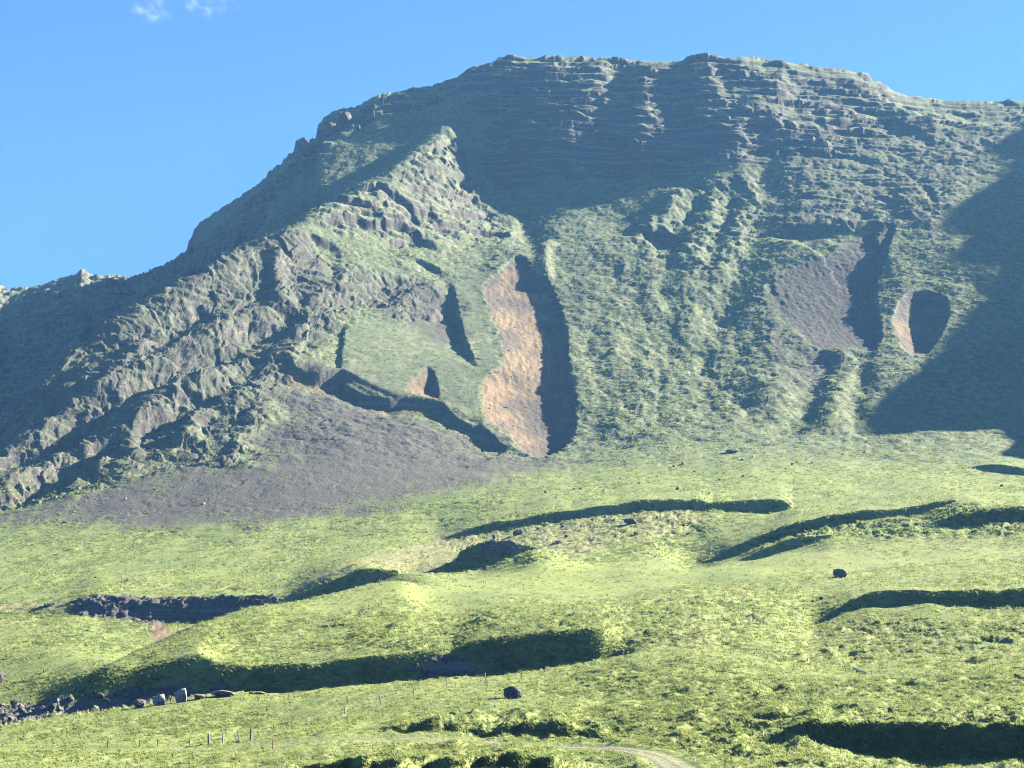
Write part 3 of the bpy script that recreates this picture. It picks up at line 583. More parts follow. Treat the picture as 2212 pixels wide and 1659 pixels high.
def ground_material():
    k = NT('grass_and_rock_ground')
    pos = k.n('ShaderNodeNewGeometry').outputs['Position']
    mp = k.n('ShaderNodeMapping'); k.l(pos, mp.inputs[0]); mp.inputs['Scale'].default_value = (1, 0.5, 1)
    P = mp.outputs[0]
    big = k.noise(P, 0.03, 4); mid = k.noise(P, 0.25, 4); fin = k.noise(P, 1.6, 3, 0.6)
    mt = k.attr('mountain')
    # grass: three greens by patch, dry stalks in between
    g1 = k.mix(k.ramp(mid, 0.35, 0.65), C(.12, .16, .055), C(.195, .22, .075))
    g2 = k.mix(k.ramp(fin, 0.35, 0.7), C(.155, .20, .055), C(.245, .275, .09))
    gm = k.mix(k.ramp(mid, 0.35, 0.65), C(.10, .125, .072), C(.175, .19, .105))
    lu = k.math('ADD', k.attr('lush'), k.math('MULTIPLY', k.math('SUBTRACT', mid, 0.5), 0.8))
    gl = k.mix(k.ramp(lu, 0.25, 0.75), g1, g2)
    g = k.mix(mt, gl, gm)
    g = k.mix(k.math('MULTIPLY', k.ramp(k.noise(P, 0.9, 3), 0.55, 0.75), 0.45), g, C(.31, .30, .15))
    g = k.mix(k.math('MULTIPLY', k.ramp(big, 0.45, 0.7), 0.5), g, k.mix(mt, C(.10, .15, .055), C(.09, .115, .065)))
    def cover(base, nm, colr, amp=0.7, lo=0.35, hi=0.65, nz=None):
        f = k.math('ADD', k.attr(nm), k.math('MULTIPLY', k.math('SUBTRACT', nz or mid, 0.5), amp))
        return k.mix(k.ramp(f, lo, hi), base, colr)
    dryc = k.mix(k.ramp(fin, 0.3, 0.7), C(.165, .15, .08), C(.28, .265, .135))
    c = cover(g, 'dry', dryc, 1.2, 0.3, 0.9, fin)
    scr = k.mix(k.ramp(fin, 0.3, 0.75), C(.05, .047, .042), C(.12, .112, .098))
    mq = k.n('ShaderNodeMapping'); k.l(pos, mq.inputs[0]); mq.inputs['Scale'].default_value = (1, 0.14, 0.14)
    stk = k.math('ADD', k.math('MULTIPLY', k.noise(mq.outputs[0], 0.22, 5, 0.6), 0.65), k.math('MULTIPLY', mid, 0.35))
    c = cover(c, 'scree', scr, 2.2, 0.1, 0.9, stk)
    br = k.mix(k.ramp(big, 0.4, 0.6), C(.105, .085, .064), C(.235, .162, .092))
    ms = k.n('ShaderNodeMapping'); k.l(pos, ms.inputs[0]); ms.inputs['Scale'].default_value = (1, 0.12, 0.12)
    br = k.mix(k.math('MULTIPLY', k.ramp(k.noise(ms.outputs[0], 0.5, 4), 0.4, 0.65), 0.7), br, C(.10, .085, .072))
    br = k.mix(k.ramp(fin, 0.62, 0.72), br, C(.05, .042, .038))
    c = cover(c, 'brown', br, 0.9)
    rk = k.mix(k.ramp(fin, 0.3, 0.7), C(.045, .043, .04), C(.13, .122, .108))
    mb = k.n('ShaderNodeMapping'); k.l(pos, mb.inputs[0]); mb.inputs['Scale'].default_value = (0.012, 0.012, 0.3)
    rk = k.mix(k.math('MULTIPLY', k.ramp(k.noise(mb.outputs[0], 1.0, 5, 0.7), 0.5, 0.64), 0.75), rk, C(.19, .175, .15))
    rk = k.mix(k.math('MULTIPLY', k.ramp(mid, 0.45, 0.7), 0.4), rk, C(.09, .07, .05))
    c = cover(c, 'rock', rk, 0.7)
    bs = k.n('ShaderNodeBsdfPrincipled'); k.l(c, bs.inputs['Base Color']); bs.inputs['Roughness'].default_value = 0.95
    bs.inputs['Specular IOR Level'].default_value = 0.15
    b1 = k.n('ShaderNodeBump'); b1.inputs['Strength'].default_value = 0.85; b1.inputs['Distance'].default_value = 0.5
    k.l(k.noise(P, 0.9, 6, 0.72), b1.inputs['Height'])
    k.l(b1.outputs[0], bs.inputs['Normal']); k.l(bs.outputs[0], k.out.inputs[0])
    return k.m
GROUND = ground_material()

# ------------------------------------------------------------------ the land as objects
def structure(o, label=None):
    o['kind'] = 'structure'
    if label: o['label'] = label
    return o
cy = (GY[:-1, :-1] + GY[1:, 1:])/2; cu = np.broadcast_to(((U[:-1] + U[1:])/2)[:, None], cy.shape)
foot = np.interp(cu, ray([-400, 0, 300, 600, 1100, 1200, 1400, 1700, 2212, 2600], [950]*10)[0], [840, 840, 850, 850, 850, 890, 925, 935, 915, 915])
far = (cu < ray(400, 600)[0]) & (cy > np.interp(cu, U, l14[0]) + 90)
mount = (cy > foot) & ~far
structure(grid_object('meadow_ground', ~(mount | far), [GROUND]), 'green sloping meadow with tussocks and turf banks below the mountain')
structure(grid_object('mountain', mount, [GROUND]), 'steep green mountain with dark rock cliffs and brown landslip scars')
structure(grid_object('distant_ridge', far, [GROUND]), 'dark shaded rock ridge behind the shoulder of the mountain')

# ground sheet under everything, out to the horizon
def sheet(name, xs, ys, zf, mat):
    X, Y = np.meshgrid(xs, ys, indexing='ij'); Z = zf(X, Y); n, m_ = X.shape
    v = np.stack([X.ravel(), Y.ravel(), Z.ravel()], 1); vid = np.arange(n*m_).reshape(n, m_)
    f = np.stack([vid[:-1, :-1].ravel(), vid[1:, :-1].ravel(), vid[1:, 1:].ravel(), vid[:-1, 1:].ravel()], 1)
    me = bpy.data.meshes.new(name); me.from_pydata(v.tolist(), [], f.tolist())
    for nm, c_ in (('mountain', 0.0), ('lush', 0.6)):
        at = me.attributes.new(nm, 'FLOAT', 'POINT'); at.data.foreach_set('value', np.full(len(v), c_, np.float32))
    me.polygons.foreach_set('use_smooth', np.ones(len(f), bool)); me.materials.append(mat)
    o = bpy.data.objects.new(name, me); col.objects.link(o); return o
# the grid begins 30 m ahead of the camera; around and behind lies this sheet, below the grid's own surface
structure(sheet('ground', np.linspace(-2500, 2500, 41), np.linspace(-800, 3200, 41), lambda X, Y: -30 + 0*X, GROUND), 'low green ground reaching to the horizon')

# ------------------------------------------------------------------ the mountain to the right, out of the picture: its crest shades the right-hand slope
EDGE = [(2230, 1000), (2159, 983), (2186, 955), (2152, 924), (2086, 928), (1965, 938), (1878, 942), (1857, 930), (1906, 862), (1979, 806), (2013, 768), (2069, 690), (2124, 645), (2138, 615), (2104, 581), (2031, 568), (2079, 520), (2021, 490), (2066, 442), (2151, 394), (2163, 357), (2127, 325), (2187, 288), (2205, 262)]
def surf(sx, sy):
    (x, y), = p2w([(sx, sy)], 700); i = int(np.clip(np.searchsorted(U, x/y), 0, NC - 1))
    return np.array([x, y, np.interp(y, GY[i], GZ[i])])
E = np.array([surf(*e) for e in EDGE])
hx, hy = math.cos(SUN_AZ), math.sin(SUN_AZ)
ac = -hy*E[:, 0] + hx*E[:, 1]; bc = -math.sin(SUN_EL)*(hx*E[:, 0] + hy*E[:, 1]) + math.cos(SUN_EL)*E[:, 2]
EN = np.argsort(ac); ac, bc = ac[EN], bc[EN]
av = np.linspace(ac[0] - 40, ac[-1] + 420, 460)
bv = np.interp(av, ac, bc) - np.maximum(ac[0] - av, 0)*1.2
bv += 2.0*fbm(av/14, 0*av, 3)
KU = 0.42
hd = av*(KU*hx + hy)/(hx - KU*hy); zc = (bv + math.sin(SUN_EL)*hd)/math.cos(SUN_EL)
off = np.concatenate([np.linspace(-420, -20, 40), np.linspace(-16, 16, 9), np.linspace(20, 700, 40)])
A2, O2 = np.meshgrid(av, off, indexing='ij')
rx = -hy*A2 + hx*(hd[:, None] + O2); ry = hx*A2 + hy*(hd[:, None] + O2)
fall = np.where(O2 < 0, -O2*1.35, O2*0.74)
nz = 14*fbm(rx/60, ry/60, 4)*sstep(0, 60, np.abs(O2))
rz = np.maximum(zc[:, None] - fall + nz, 20 + 0*rx)
n_, m_ = rx.shape; vid = np.arange(n_*m_).reshape(n_, m_)
me = bpy.data.meshes.new('side_mountain'); me.from_pydata(np.stack([rx.ravel(), ry.ravel(), rz.ravel()], 1).tolist(), [], np.stack([vid[:-1, :-1].ravel(), vid[:-1, 1:].ravel(), vid[1:, 1:].ravel(), vid[1:, :-1].ravel()], 1).tolist())
for nm, c_ in (('mountain', 1.0), ('scree', 0.4)):
    at = me.attributes.new(nm, 'FLOAT', 'POINT'); at.data.foreach_set('value', np.full(n_*m_, c_, np.float32))
me.polygons.foreach_set('use_smooth', np.ones(len(me.polygons), bool)); me.materials.append(GROUND)
o = bpy.data.objects.new('side_mountain', me); col.objects.link(o); structure(o, 'neighbouring green mountain beside the valley, outside the picture')

# ------------------------------------------------------------------ air
hz = bpy.data.materials.new('haze_air'); hz.use_nodes = True; t_ = hz.node_tree; t_.nodes.clear()
ho = t_.nodes.new('ShaderNodeOutputMaterial'); pv = t_.nodes.new('ShaderNodeVolumePrincipled')
pv.inputs['Color'].default_value = (0.24, 0.55, 1.0, 1); pv.inputs['Density'].default_value = HAZE; pv.inputs['Anisotropy'].default_value = 0.1
t_.links.new(pv.outputs[0], ho.inputs['Volume'])
x0, x1, y0, y1, z0, z1 = -2600, 2600, -900, 3300, -32, float(max(GZ.max(), rz.max())) + 15
me = bpy.data.meshes.new('haze'); me.from_pydata([(x, y, z) for x in (x0, x1) for y in (y0, y1) for z in (z0, z1)], [], [(0, 1, 3, 2), (4, 6, 7, 5), (0, 4, 5, 1), (2, 3, 7, 6), (0, 2, 6, 4), (1, 5, 7, 3)])
me.materials.append(hz); o = bpy.data.objects.new('haze', me); col.objects.link(o); o['kind'] = 'stuff'; o['label'] = 'thin blue haze in the valley air'

# ------------------------------------------------------------------ small things
def zat(x, y):
    x = np.atleast_1d(np.asarray(x, float)); y = np.atleast_1d(np.asarray(y, float)); out = np.zeros(len(x))
    f = np.clip(np.interp(x/y, U, np.arange(NC)), 0, NC - 1.001); i = f.astype(int); w = f - i
    for n in range(len(x)):
        out[n] = (1 - w[n])*np.interp(y[n], GY[i[n]], GZ[i[n]]) + w[n]*np.interp(y[n], GY[i[n] + 1], GZ[i[n] + 1])
    return out
SXF, SYF2 = proj(GX, GY, GZ)              # where the finished land shows
def seen(sx, sy, ymin=150, ymax=2500):
    """first point of the finished land on the line of sight through a measured point"""
    u, t = ray(sx, sy); i = int(np.clip(np.searchsorted(U, u), 1, NC - 1))
    jj = np.nonzero((GY[i] >= ymin) & (GY[i] <= ymax) & (GZ[i] >= t*GY[i]))[0]
    j = jj[0] if len(jj) else np.nonzero(GY[i] <= ymax)[0][-1]
    return np.array([u*GY[i, j], GY[i, j], GZ[i, j]])
def tag(o, label, cat, group=None):
    o['label'] = label; o['category'] = cat
    if group: o['group'] = group
    return o
def mesh_obj(name, v, f, mat, parent=None, smooth=False):
    me = bpy.data.meshes.new(name); me.from_pydata([tuple(map(float, p_)) for p_ in v], [], [tuple(map(int, q_)) for q_ in f])
    me.polygons.foreach_set('use_smooth', np.full(len(me.polygons), smooth)); me.materials.append(mat)
    o = bpy.data.objects.new(name, me); col.objects.link(o); o.parent = parent; return o
def simple(name, c0, c1, scale, rough=0.9, bump=0.3):
    k = NT(name); pos = k.n('ShaderNodeTexCoord').outputs['Object']
    nz = k.noise(pos, scale, 5, 0.65); c = k.mix(k.ramp(nz, 0.35, 0.65), c0, c1)
    bs = k.n('ShaderNodeBsdfPrincipled'); k.l(c, bs.inputs['Base Color']); bs.inputs['Roughness'].default_value = rough; bs.inputs['Specular IOR Level'].default_value = 0.2
    bp = k.n('ShaderNodeBump'); bp.inputs['Strength'].default_value = bump; bp.inputs['Distance'].default_value = 0.1; k.l(nz, bp.inputs['Height']); k.l(bp.outputs[0], bs.inputs['Normal'])
    k.l(bs.outputs[0], k.out.inputs[0]); return k.m
M_ROCK = simple('lichen_grey_rock', C(.07, .066, .06), C(.22, .205, .18), 3.0, bump=0.8)
M_DARK = simple('dark_basalt_rock', C(.045, .043, .042), C(.13, .125, .115), 3.0, bump=0.8)
M_PALE = simple('pale_weathered_rock', C(.2, .185, .155), C(.42, .39, .33), 3.0, bump=0.8)
M_WOOD = simple('weathered_grey_wood', C(.24, .21, .165), C(.42, .38, .30), 14)
M_DWOOD = simple('dark_creosoted_wood', C(.05, .045, .04), C(.11, .1, .085), 14)
M_RED = simple('rusty_metal', C(.18, .08, .045), C(.30, .15, .09), 14)
M_WHITE = simple('white_painted_wood', C(.66, .66, .62), C(.8, .8, .77), 10)
M_WIRE = simple('galvanised_wire', C(.25, .25, .25), C(.35, .35, .35), 20)
M_GRAVEL = simple('grey_brown_gravel', C(.11, .10, .085), C(.26, .235, .19), 2.2, bump=0.6)

import bmesh
def boulder_mesh(seed, sub=3, blocky=0.5):
    bm = bmesh.new(); bmesh.ops.create_icosphere(bm, subdivisions=sub, radius=1.0); r = np.random.default_rng(seed)
    pl = [(lambda n_: n_/np.linalg.norm(n_))(r.normal(size=3)) for _ in range(9)]; ds = r.uniform(0.38, 0.8, 9); off_ = r.uniform(0, 50, 3)
    P = np.array([v.co[:] for v in bm.verts])
    for n_, d_ in zip(pl, ds):
        e = P @ n_ - d_; P -= np.outer(np.maximum(e, 0)*blocky*1.7, n_)
    P *= (1 + 0.2*fbm(P[:, 0]*1.7 + off_[0], P[:, 1]*1.7 + P[:, 2]*1.3 + off_[1], 5, 0.6))[:, None]
    P[:, 2] *= 0.85; P /= np.abs(P[:, :2]).max()
    me = bpy.data.meshes.new('boulder'); 
    for v, c_ in zip(bm.verts, P): v.co = c_
    bm.to_mesh(me); bm.free(); return me
BM = [boulder_mesh(k + 3, 4, 0.47) for k in range(6)]; BS = [boulder_mesh(k + 40, 2, 0.55) for k in range(6)]
def boulder(sx, sy, wpx, label, mat=M_DARK, group=None, hr=0.85, name='boulder', rot=None, big=False, tilt=0.0, ymin=150, ymax=2500, depth=1.0):
    """sx, sy: where its foot shows; wpx: measured width"""
    p_ = seen(sx, sy, ymin, ymax); w_ = wpx*p_[1]/4128.0*0.5
    me = random.choice(BM if big else BS).copy() if False else random.choice(BM if big else BS)
    o = bpy.data.objects.new(name, me); col.objects.link(o)
    o.location = (p_[0], p_[1] + w_*0.5*depth, zat(p_[0], p_[1] + w_*0.5*depth)[0] + w_*hr*0.45)
    o.scale = (w_, w_*depth, w_*hr*1.15); o.rotation_euler = (tilt, 0, random.uniform(0, 6.28) if rot is None else rot)
    if not me.materials: me.materials.append(mat)
    o.material_slots[0].link = 'OBJECT'; o.material_slots[0].material = mat
    return tag(o, label, 'rock', group)

# the boulders that stand out
boulder(1106, 1510, 42, 'large dark boulder with a long shadow beside the fence', M_DARK, big=True, hr=1.0, rot=0.4, tilt=0.35)
boulder(1343, 1419, 13, 'small squarish dark boulder at the end of the shaded turf bank', M_DARK, big=True, hr=0.95)
boulder(389, 1518, 32, 'tall pale sunlit rock standing at the edge of the ravine', M_PALE, big=True, hr=1.5, rot=1.0, ymax=330)
boulder(343, 1524, 36, 'leaning pale rock just left of the tallest rock on the ravine edge', M_PALE, big=True, hr=1.1, tilt=0.4, ymax=330)
boulder(478, 1507, 56, 'long flat slab lying in front of the shaded ravine bank', M_ROCK, big=True, hr=0.32, ymax=330)
boulder(556, 1501, 44, 'thin low slab at the right end of the ravine rocks', M_ROCK, big=True, hr=0.18, ymax=330)
boulder(300, 1528, 40, 'broken grey rock between the leaning rock and the rubble', M_ROCK, big=True, hr=0.55, ymax=330)
boulder(430, 1512, 34, 'grey rock between the tall pale rock and the long flat slab', M_ROCK, big=True, hr=0.5, ymax=330)
boulder(1817, 1250, 34, 'dark pointed rock knoll alone on the smooth green band', M_ROCK, big=True, hr=0.85, tilt=0.3)
boulder(1776, 1295, 13, 'round dark boulder on the slope left of the shaded bank', M_DARK, big=True)
boulder(1757, 1301, 8, 'smaller dark boulder just below the round one on the slope', M_DARK)
boulder(1224, 1163, 12, 'squat dark boulder alone in the middle of the dry hollow', M_DARK, big=True)
boulder(1363, 1133, 34, 'heap-like dark rock in the dry hollow under the long scarp', M_DARK, big=True, hr=0.5)
boulder(1207, 1175, 18, 'low rock left of the squat boulder in the dry hollow', M_ROCK, hr=0.5)
boulder(1067, 1166, 13, 'upright rock on top of the dark mound', M_ROCK, hr=1.1, big=True)
boulder(1118, 1158, 26, 'jagged rock cluster on the back of the dark mound', M_ROCK, hr=0.6, big=True)
boulder(439, 1091, 10, 'pale isolated boulder on the grey scree', M_PALE, big=True)
boulder(140, 1131, 14, 'dark flat boulder low on the grey scree', M_DARK, hr=0.5)
boulder(1583, 980, 34, 'long dark rock rib high on the green apron', M_DARK, hr=0.3, big=True)
boulder(1464, 1059, 13, 'largest dark boulder above the long scarp', M_DARK, big=True, hr=0.8)
boulder(2164, 1051, 9, 'lone dark boulder far right on the green apron', M_DARK)
boulder(102, 1312, 34, 'low dark outcrop left of the stream cliff', M_DARK, hr=0.4, big=True)
boulder(-6, 1480, 34, 'dark rock shape added for a dark patch at the left edge of the picture', M_DARK, hr=1.4, big=True)  # rock shape added to fill a dark patch of unknown origin
boulder(275, 1258, 9, 'dark pointed boulder on the meadow above the stream cliff', M_DARK, hr=1.0)
for sx, sy, w_ in [(1281, 1125, 10), (1307, 1119, 8), (1164, 1145, 14), (1486, 1156, 10), (1512, 1145, 7), (1523, 1150, 6), (1477, 1138, 9), (1374, 1157, 14), (1330, 1160, 7), (1255, 1140, 8), (1420, 1122, 8), (1100, 1148, 7)]:
    boulder(sx, sy, w_, 'small dark rock strewn over the dry hollow below the long scarp', M_DARK, 'rocks in the dry hollow', hr=random.uniform(0.6, 0.9))
for sx, sy, w_ in [(1179, 1067, 9), (1240, 1059, 7), (1255, 1058, 8), (1201, 1077, 6), (1304, 1061, 6), (1274, 1060, 5), (1531, 1068, 7), (1605, 1033, 8), (1623, 1030, 6), (1564, 1024, 6), (1555, 1038, 7), (1652, 964, 7), (1621, 952, 7), (1604, 996, 7), (1625, 989, 6), (1711, 1006, 7), (1755, 1002, 8), (1722, 999, 5), (1821, 982, 6), (1867, 979, 7),
    (1651, 980, 6), (1697, 1015, 5), (1671, 1020, 5), (1475, 1005, 10), (1465, 970, 6), (1456, 1010, 7), (1479, 966, 6), (1420, 1030, 5), (1380, 1045, 6), (1340, 1035, 5), (1500, 1020, 6), (1520, 990, 5), (1400, 985, 5), (1350, 1000, 5), (1560, 1000, 5), (1240, 1085, 5), (1290, 1070, 5), (1410, 1060, 5), (1330, 1055, 6)]:
    where = 'just above the left half of the long scarp' if sx < 1320 and sy > 1040 else 'on the bright slope right below the big brown gully' if sx < 1430 else 'in the loose field below the centre of the mountain' if sx < 1560 else 'under the long dark rock rib on the apron' if sx < 1690 else 'on the bright grass below the forked green lobe'
    boulder(sx, sy, w_, 'small dark boulder ' + where, M_DARK, 'boulders on the apron', hr=random.uniform(0.6, 1.0))
for sx, sy, w_ in [(400, 1226, 7), (484, 1221, 6), (205, 1249, 6), (136, 1269, 5), (350, 1239, 5), (376, 1237, 5), (448, 1172, 4), (928, 1109, 5), (952, 1098, 5), (956, 1123, 5)]:
    boulder(sx, sy, w_, 'tiny dark stone on the meadow below the grey scree', M_DARK, 'stones on the lower meadow', hr=random.uniform(0.7, 1.0))
for k_ in range(34):
    sx = random.uniform(-20, 330); sy = np.interp(sx, [0, 200, 400], [1562, 1534, 1508]) - random.uniform(0, 1)*np.interp(sx, [0, 120, 330], [38, 26, 14])
    boulder(sx, sy, random.uniform(7, 22), 'broken rock in the ravine rubble ' + ('at the left edge of the picture' if sx < 90 else 'below the tip of the shaded bank' if sx < 220 else 'left of the leaning pale rock'), random.choice([M_DARK, M_ROCK]), 'ravine rubble', hr=random.uniform(0.5, 0.9), ymax=330)
for k_ in range(16):
    sx = random.uniform(880, 1010); sy = 1468 - random.uniform(0, 1)*np.interp(sx, [880, 950, 1010], [12, 40, 50])
    boulder(sx, sy, random.uniform(5, 14), 'dark rock breaking through the turf between the two shaded banks', random.choice([M_DARK, M_ROCK]), 'rocks between the shaded banks', hr=random.uniform(0.5, 0.9), ymax=340)
G1P = [(1050, 640), (1065, 625), (1085, 610), (1075, 650), (1090, 660), (1070, 670), (1100, 690), (1085, 705), (1110, 640), (1125, 655), (1095, 720), (1100, 745), (1115, 760), (1080, 690), (1120, 700), (1130, 730), (1060, 820), (1080, 815), (1100, 800), (1110, 825), (1050, 850), (1070, 870), (1090, 880), (1060, 890), (1100, 905), (1115, 930), (1120, 950), (1085, 840), (1105, 860), (1065, 905), (1130, 880), (1135, 820), (1110, 780), (1128, 905), (1095, 925), (1140, 940)]
for sx, sy in G1P:
    boulder(sx + random.gauss(0, 7), sy + random.gauss(0, 9), random.choice([2.5, 3, 3.5, 4, 5, 7]), 'dark stone on the bare earth in the ' + ('upper' if sy < 720 else 'lower') + ' half of the big brown gully', M_DARK, 'stones in the brown gully', hr=random.uniform(0.5, 0.8))
for k_ in range(36):
    t_ = random.random(); sx = np.interp(t_, [0, .2, .5, .8, 1], [60, 200, 400, 560, 720]) + random.uniform(-25, 25); sy = np.interp(sx, [0, 150, 300, 440, 560, 720], [1098, 1085, 1042, 1020, 985, 880]) + abs(random.gauss(0, 22))
    boulder(sx, sy, random.uniform(3, 8), 'small fallen rock at the top of the grey scree ' + ('at its far left end' if sx < 200 else 'under the middle of the crags' if sx < 470 else 'near the turf lobes'), random.choice([M_ROCK, M_DARK, M_PALE]), 'rocks fallen from the crags', hr=random.uniform(0.5, 0.9))

# pinnacles of rock along the left skyline of the mountain
for sx, sy, w_, hr_, lab in [(580, 424, 20, 1.5, 'lowest small rock tooth on the left skyline'), (606, 398, 26, 1.2, 'blunt rock tooth second up the left skyline'), (634, 366, 22, 1.3, 'narrow rock tooth in the middle of the left skyline crags'), (656, 340, 34, 1.5, 'tallest jagged rock pinnacle on the left skyline'), (682, 330, 26, 0.9, 'low shoulder of rock between the pinnacle and the dark bluff'),
        (706, 298, 44, 1.2, 'dark overhanging rock bluff on the left skyline'), (742, 266, 46, 0.8, 'broad dark crag above the overhanging bluff'), (790, 242, 40, 0.6, 'low dark crag higher up the left skyline'), (414, 548, 26, 1.0, 'dark rock step where the far ridge meets the mountain')]:
    boulder(sx, sy, w_, lab, M_DARK, 'crags on the left skyline', hr=hr_, name='rock_pinnacle', big=True, ymin=1150, tilt=random.uniform(-0.2, 0.2))

# ------------------------------------------------------------------ fence
def post_mesh(h, r0, sides=7, seed=0):
    r = np.random.default_rng(seed); v = []; f = []
    lv = [(-0.3, 1.08), (0.0, 1.05), (h*0.5, 1.0), (h*0.97, 0.95), (h, 0.8)]
    for z_, s_ in lv:
        for k in range(sides):
            a = 2*math.pi*k/sides; q_ = r0*s_*(1 + 0.1*r.standard_normal()); v.append((q_*math.cos(a), q_*math.sin(a), z_))
    for l_ in range(len(lv) - 1):
        for k in range(sides): f.append((l_*sides + k, l_*sides + (k + 1) % sides, (l_ + 1)*sides + (k + 1) % sides, (l_ + 1)*sides + k))
    f.append(tuple(range((len(lv) - 1)*sides, len(lv)*sides)))
    return v, f
def post(sx, sy, hpx, thick=0.07, mat=M_WOOD, parent=None, lean=(0, 0), name='post', ymax=340):
    p_ = seen(sx, sy, 150, ymax); h = hpx*p_[1]/4128.0
    v, f = post_mesh(h, thick, seed=int(sx)); o = mesh_obj(name, v, f, mat, parent)
    o.location = p_; o.rotation_euler = (lean[0], lean[1], 0); o['h'] = float(h); return o, p_, h
fence = bpy.data.objects.new('wire_fence', None); col.objects.link(fence); tag(fence, 'wire fence on slender wooden posts climbing the front meadow towards the large boulder', 'fence')
tops = []
for sx, sy, h_, th, mt_, ln in [(232, 1615, 15, .045, M_DWOOD, (0, .02)), (301, 1614, 15, .045, M_DWOOD, (0, 0)), (340, 1613, 15, .045, M_DWOOD, (0, .02)), (409, 1611, 15, .045, M_DWOOD, (0, 0)), (451.5, 1609, 22, .15, M_WOOD, (0, -.06)), (481, 1605.5, 21, .075, M_WOOD, (0, -.05)), (515, 1605, 24, .075, M_WOOD, (0, -.05)), (541.6, 1602, 25, .15, M_WOOD, (0, .02)),
        (590, 1583, 18, .045, M_DWOOD, (0, .02)), (662, 1565.5, 22, .075, M_WOOD, (0, -.04)), (745, 1543.5, 20, .075, M_WOOD, (0, -.08)), (822, 1523.5, 23, .08, M_WOOD, (0, -.06)), (893.7, 1504, 22, .08, M_WOOD, (0, -.06)), (966, 1488, 21, .08, M_WOOD, (0, -.03)), (1049, 1477, 21, .08, M_WOOD, (0, -.07)), (1127, 1467.5, 22, .06, M_DWOOD, (0, 0)), (1201, 1456, 10, .05, M_DWOOD, (0, 0))]:
    o, p_, h = post(sx, sy, h_, th, mt_, fence, ln); tops.append((p_, h))
for fr in (0.35, 0.62, 0.88):
    v = []; f = []
    for (a, ha), (b_, hb) in zip(tops[:-1], tops[1:]):
        for s_ in np.linspace(0, 1, 5)[:-1 if (b_ is not tops[-1][0]) else None]:
            c_ = a*(1 - s_) + b_*s_; z_ = c_[2] + fr*(ha*(1 - s_) + hb*s_) - 0.06*math.sin(math.pi*s_)
            for k in range(3): v.append((c_[0], c_[1] + 0.004*math.cos(k*2.1), z_ + 0.004*math.sin(k*2.1)))
    for k in range(len(v)//3 - 1):
        for j in range(3): f.append((k*3 + j, k*3 + (j + 1) % 3, k*3 + 3 + (j + 1) % 3, k*3 + 3 + j))
    mesh_obj('wire', v, f, M_WIRE, fence)
for sx, sy, h_, th, mt_, lab in [(588.8, 1619, 21, .05, M_RED, 'leaning rust-red stake below the wire fence'), (680, 1560.5, 8, .06, M_WOOD, 'short pale stake right of a fence post'), (750, 1518, 13, .08, M_DWOOD, 'short dark stake on the meadow behind the fence'),
        (487.6, 1516, 5, .06, M_WHITE, 'tiny pale peg on the brow of the front meadow by the slabs'), (1400.6, 1446, 12, .06, M_WHITE, 'white marker stake right of the boulder on the front meadow'), (1648.5, 1591, 12, .06, M_WHITE, 'white marker stake at the tip of the big foreground shadow'), (1745, 1431, 7, .13, M_WHITE, 'stubby white marker in front of the rough dry slope')]:
    o, _, _ = post(sx, sy, h_, th, mt_, None, (0, -.05), 'stake'); tag(o, lab, 'stake')

# a bleached log on the rough meadow
p0 = seen(1843, 1447); p1 = seen(1873, 1456)
v = []; f = []
for k, s_ in enumerate(np.linspace(0, 1, 9)):
    c_ = p0*(1 - s_) + p1*s_; c_[2] = zat(c_[0], c_[1])[0] + 0.14; r_ = 0.16*(1 - 0.4*s_)
    for j in range(7): v.append((c_[0] + 0.03*math.sin(9*s_), c_[1] + r_*math.cos(j*0.9), c_[2] + r_*math.sin(j*0.9)))
for k in range(8):
    for j in range(7): f.append((k*7 + j, k*7 + (j + 1) % 7, k*7 + 7 + (j + 1) % 7, k*7 + 7 + j))
f.append(tuple(range(7))); f.append(tuple(range(56, 63)))
tag(mesh_obj('log', v, f, M_WHITE), 'pale bleached log lying on the rough meadow at right', 'log')

# ------------------------------------------------------------------ wheel track
TL2 = along(TP, 700); tn = np.gradient(TL2, axis=0); tn /= np.hypot(tn[:, 0], tn[:, 1])[:, None]; nrm = np.stack([-tn[:, 1], tn[:, 0]], 1)
tr = bpy.data.objects.new('track', None); col.objects.link(tr); structure(tr, 'two-rut gravel farm track crossing the foot of the meadow')
i0 = int(np.argmin(np.abs(proj(TL2[:, 0], TL2[:, 1], zat(TL2[:, 0], TL2[:, 1]))[0] - 330)))
for side in (-1, 1):
    v = []; f = []
    for k in range(i0, len(TL2)):
        wd = 0.46*min(1, (k - i0)/300.0 + 0.35)*(1 + 0.35*math.sin(k*0.31 + side) + 0.25*math.sin(k*0.83))
        for e in (-1, -0.33, 0.33, 1):
            q_ = TL2[k] + nrm[k]*(side*0.8 + e*wd); v.append((q_[0], q_[1], zat(q_[0], q_[1])[0] + 0.045 - 0.03*abs(e)))
    for k in range(len(v)//4 - 1):
        for j in range(3): f.append((k*4 + j, k*4 + j + 1, k*4 + 5 + j, k*4 + 4 + j))
    mesh_obj('wheel_rut', v, f, M_GRAVEL, tr, True)

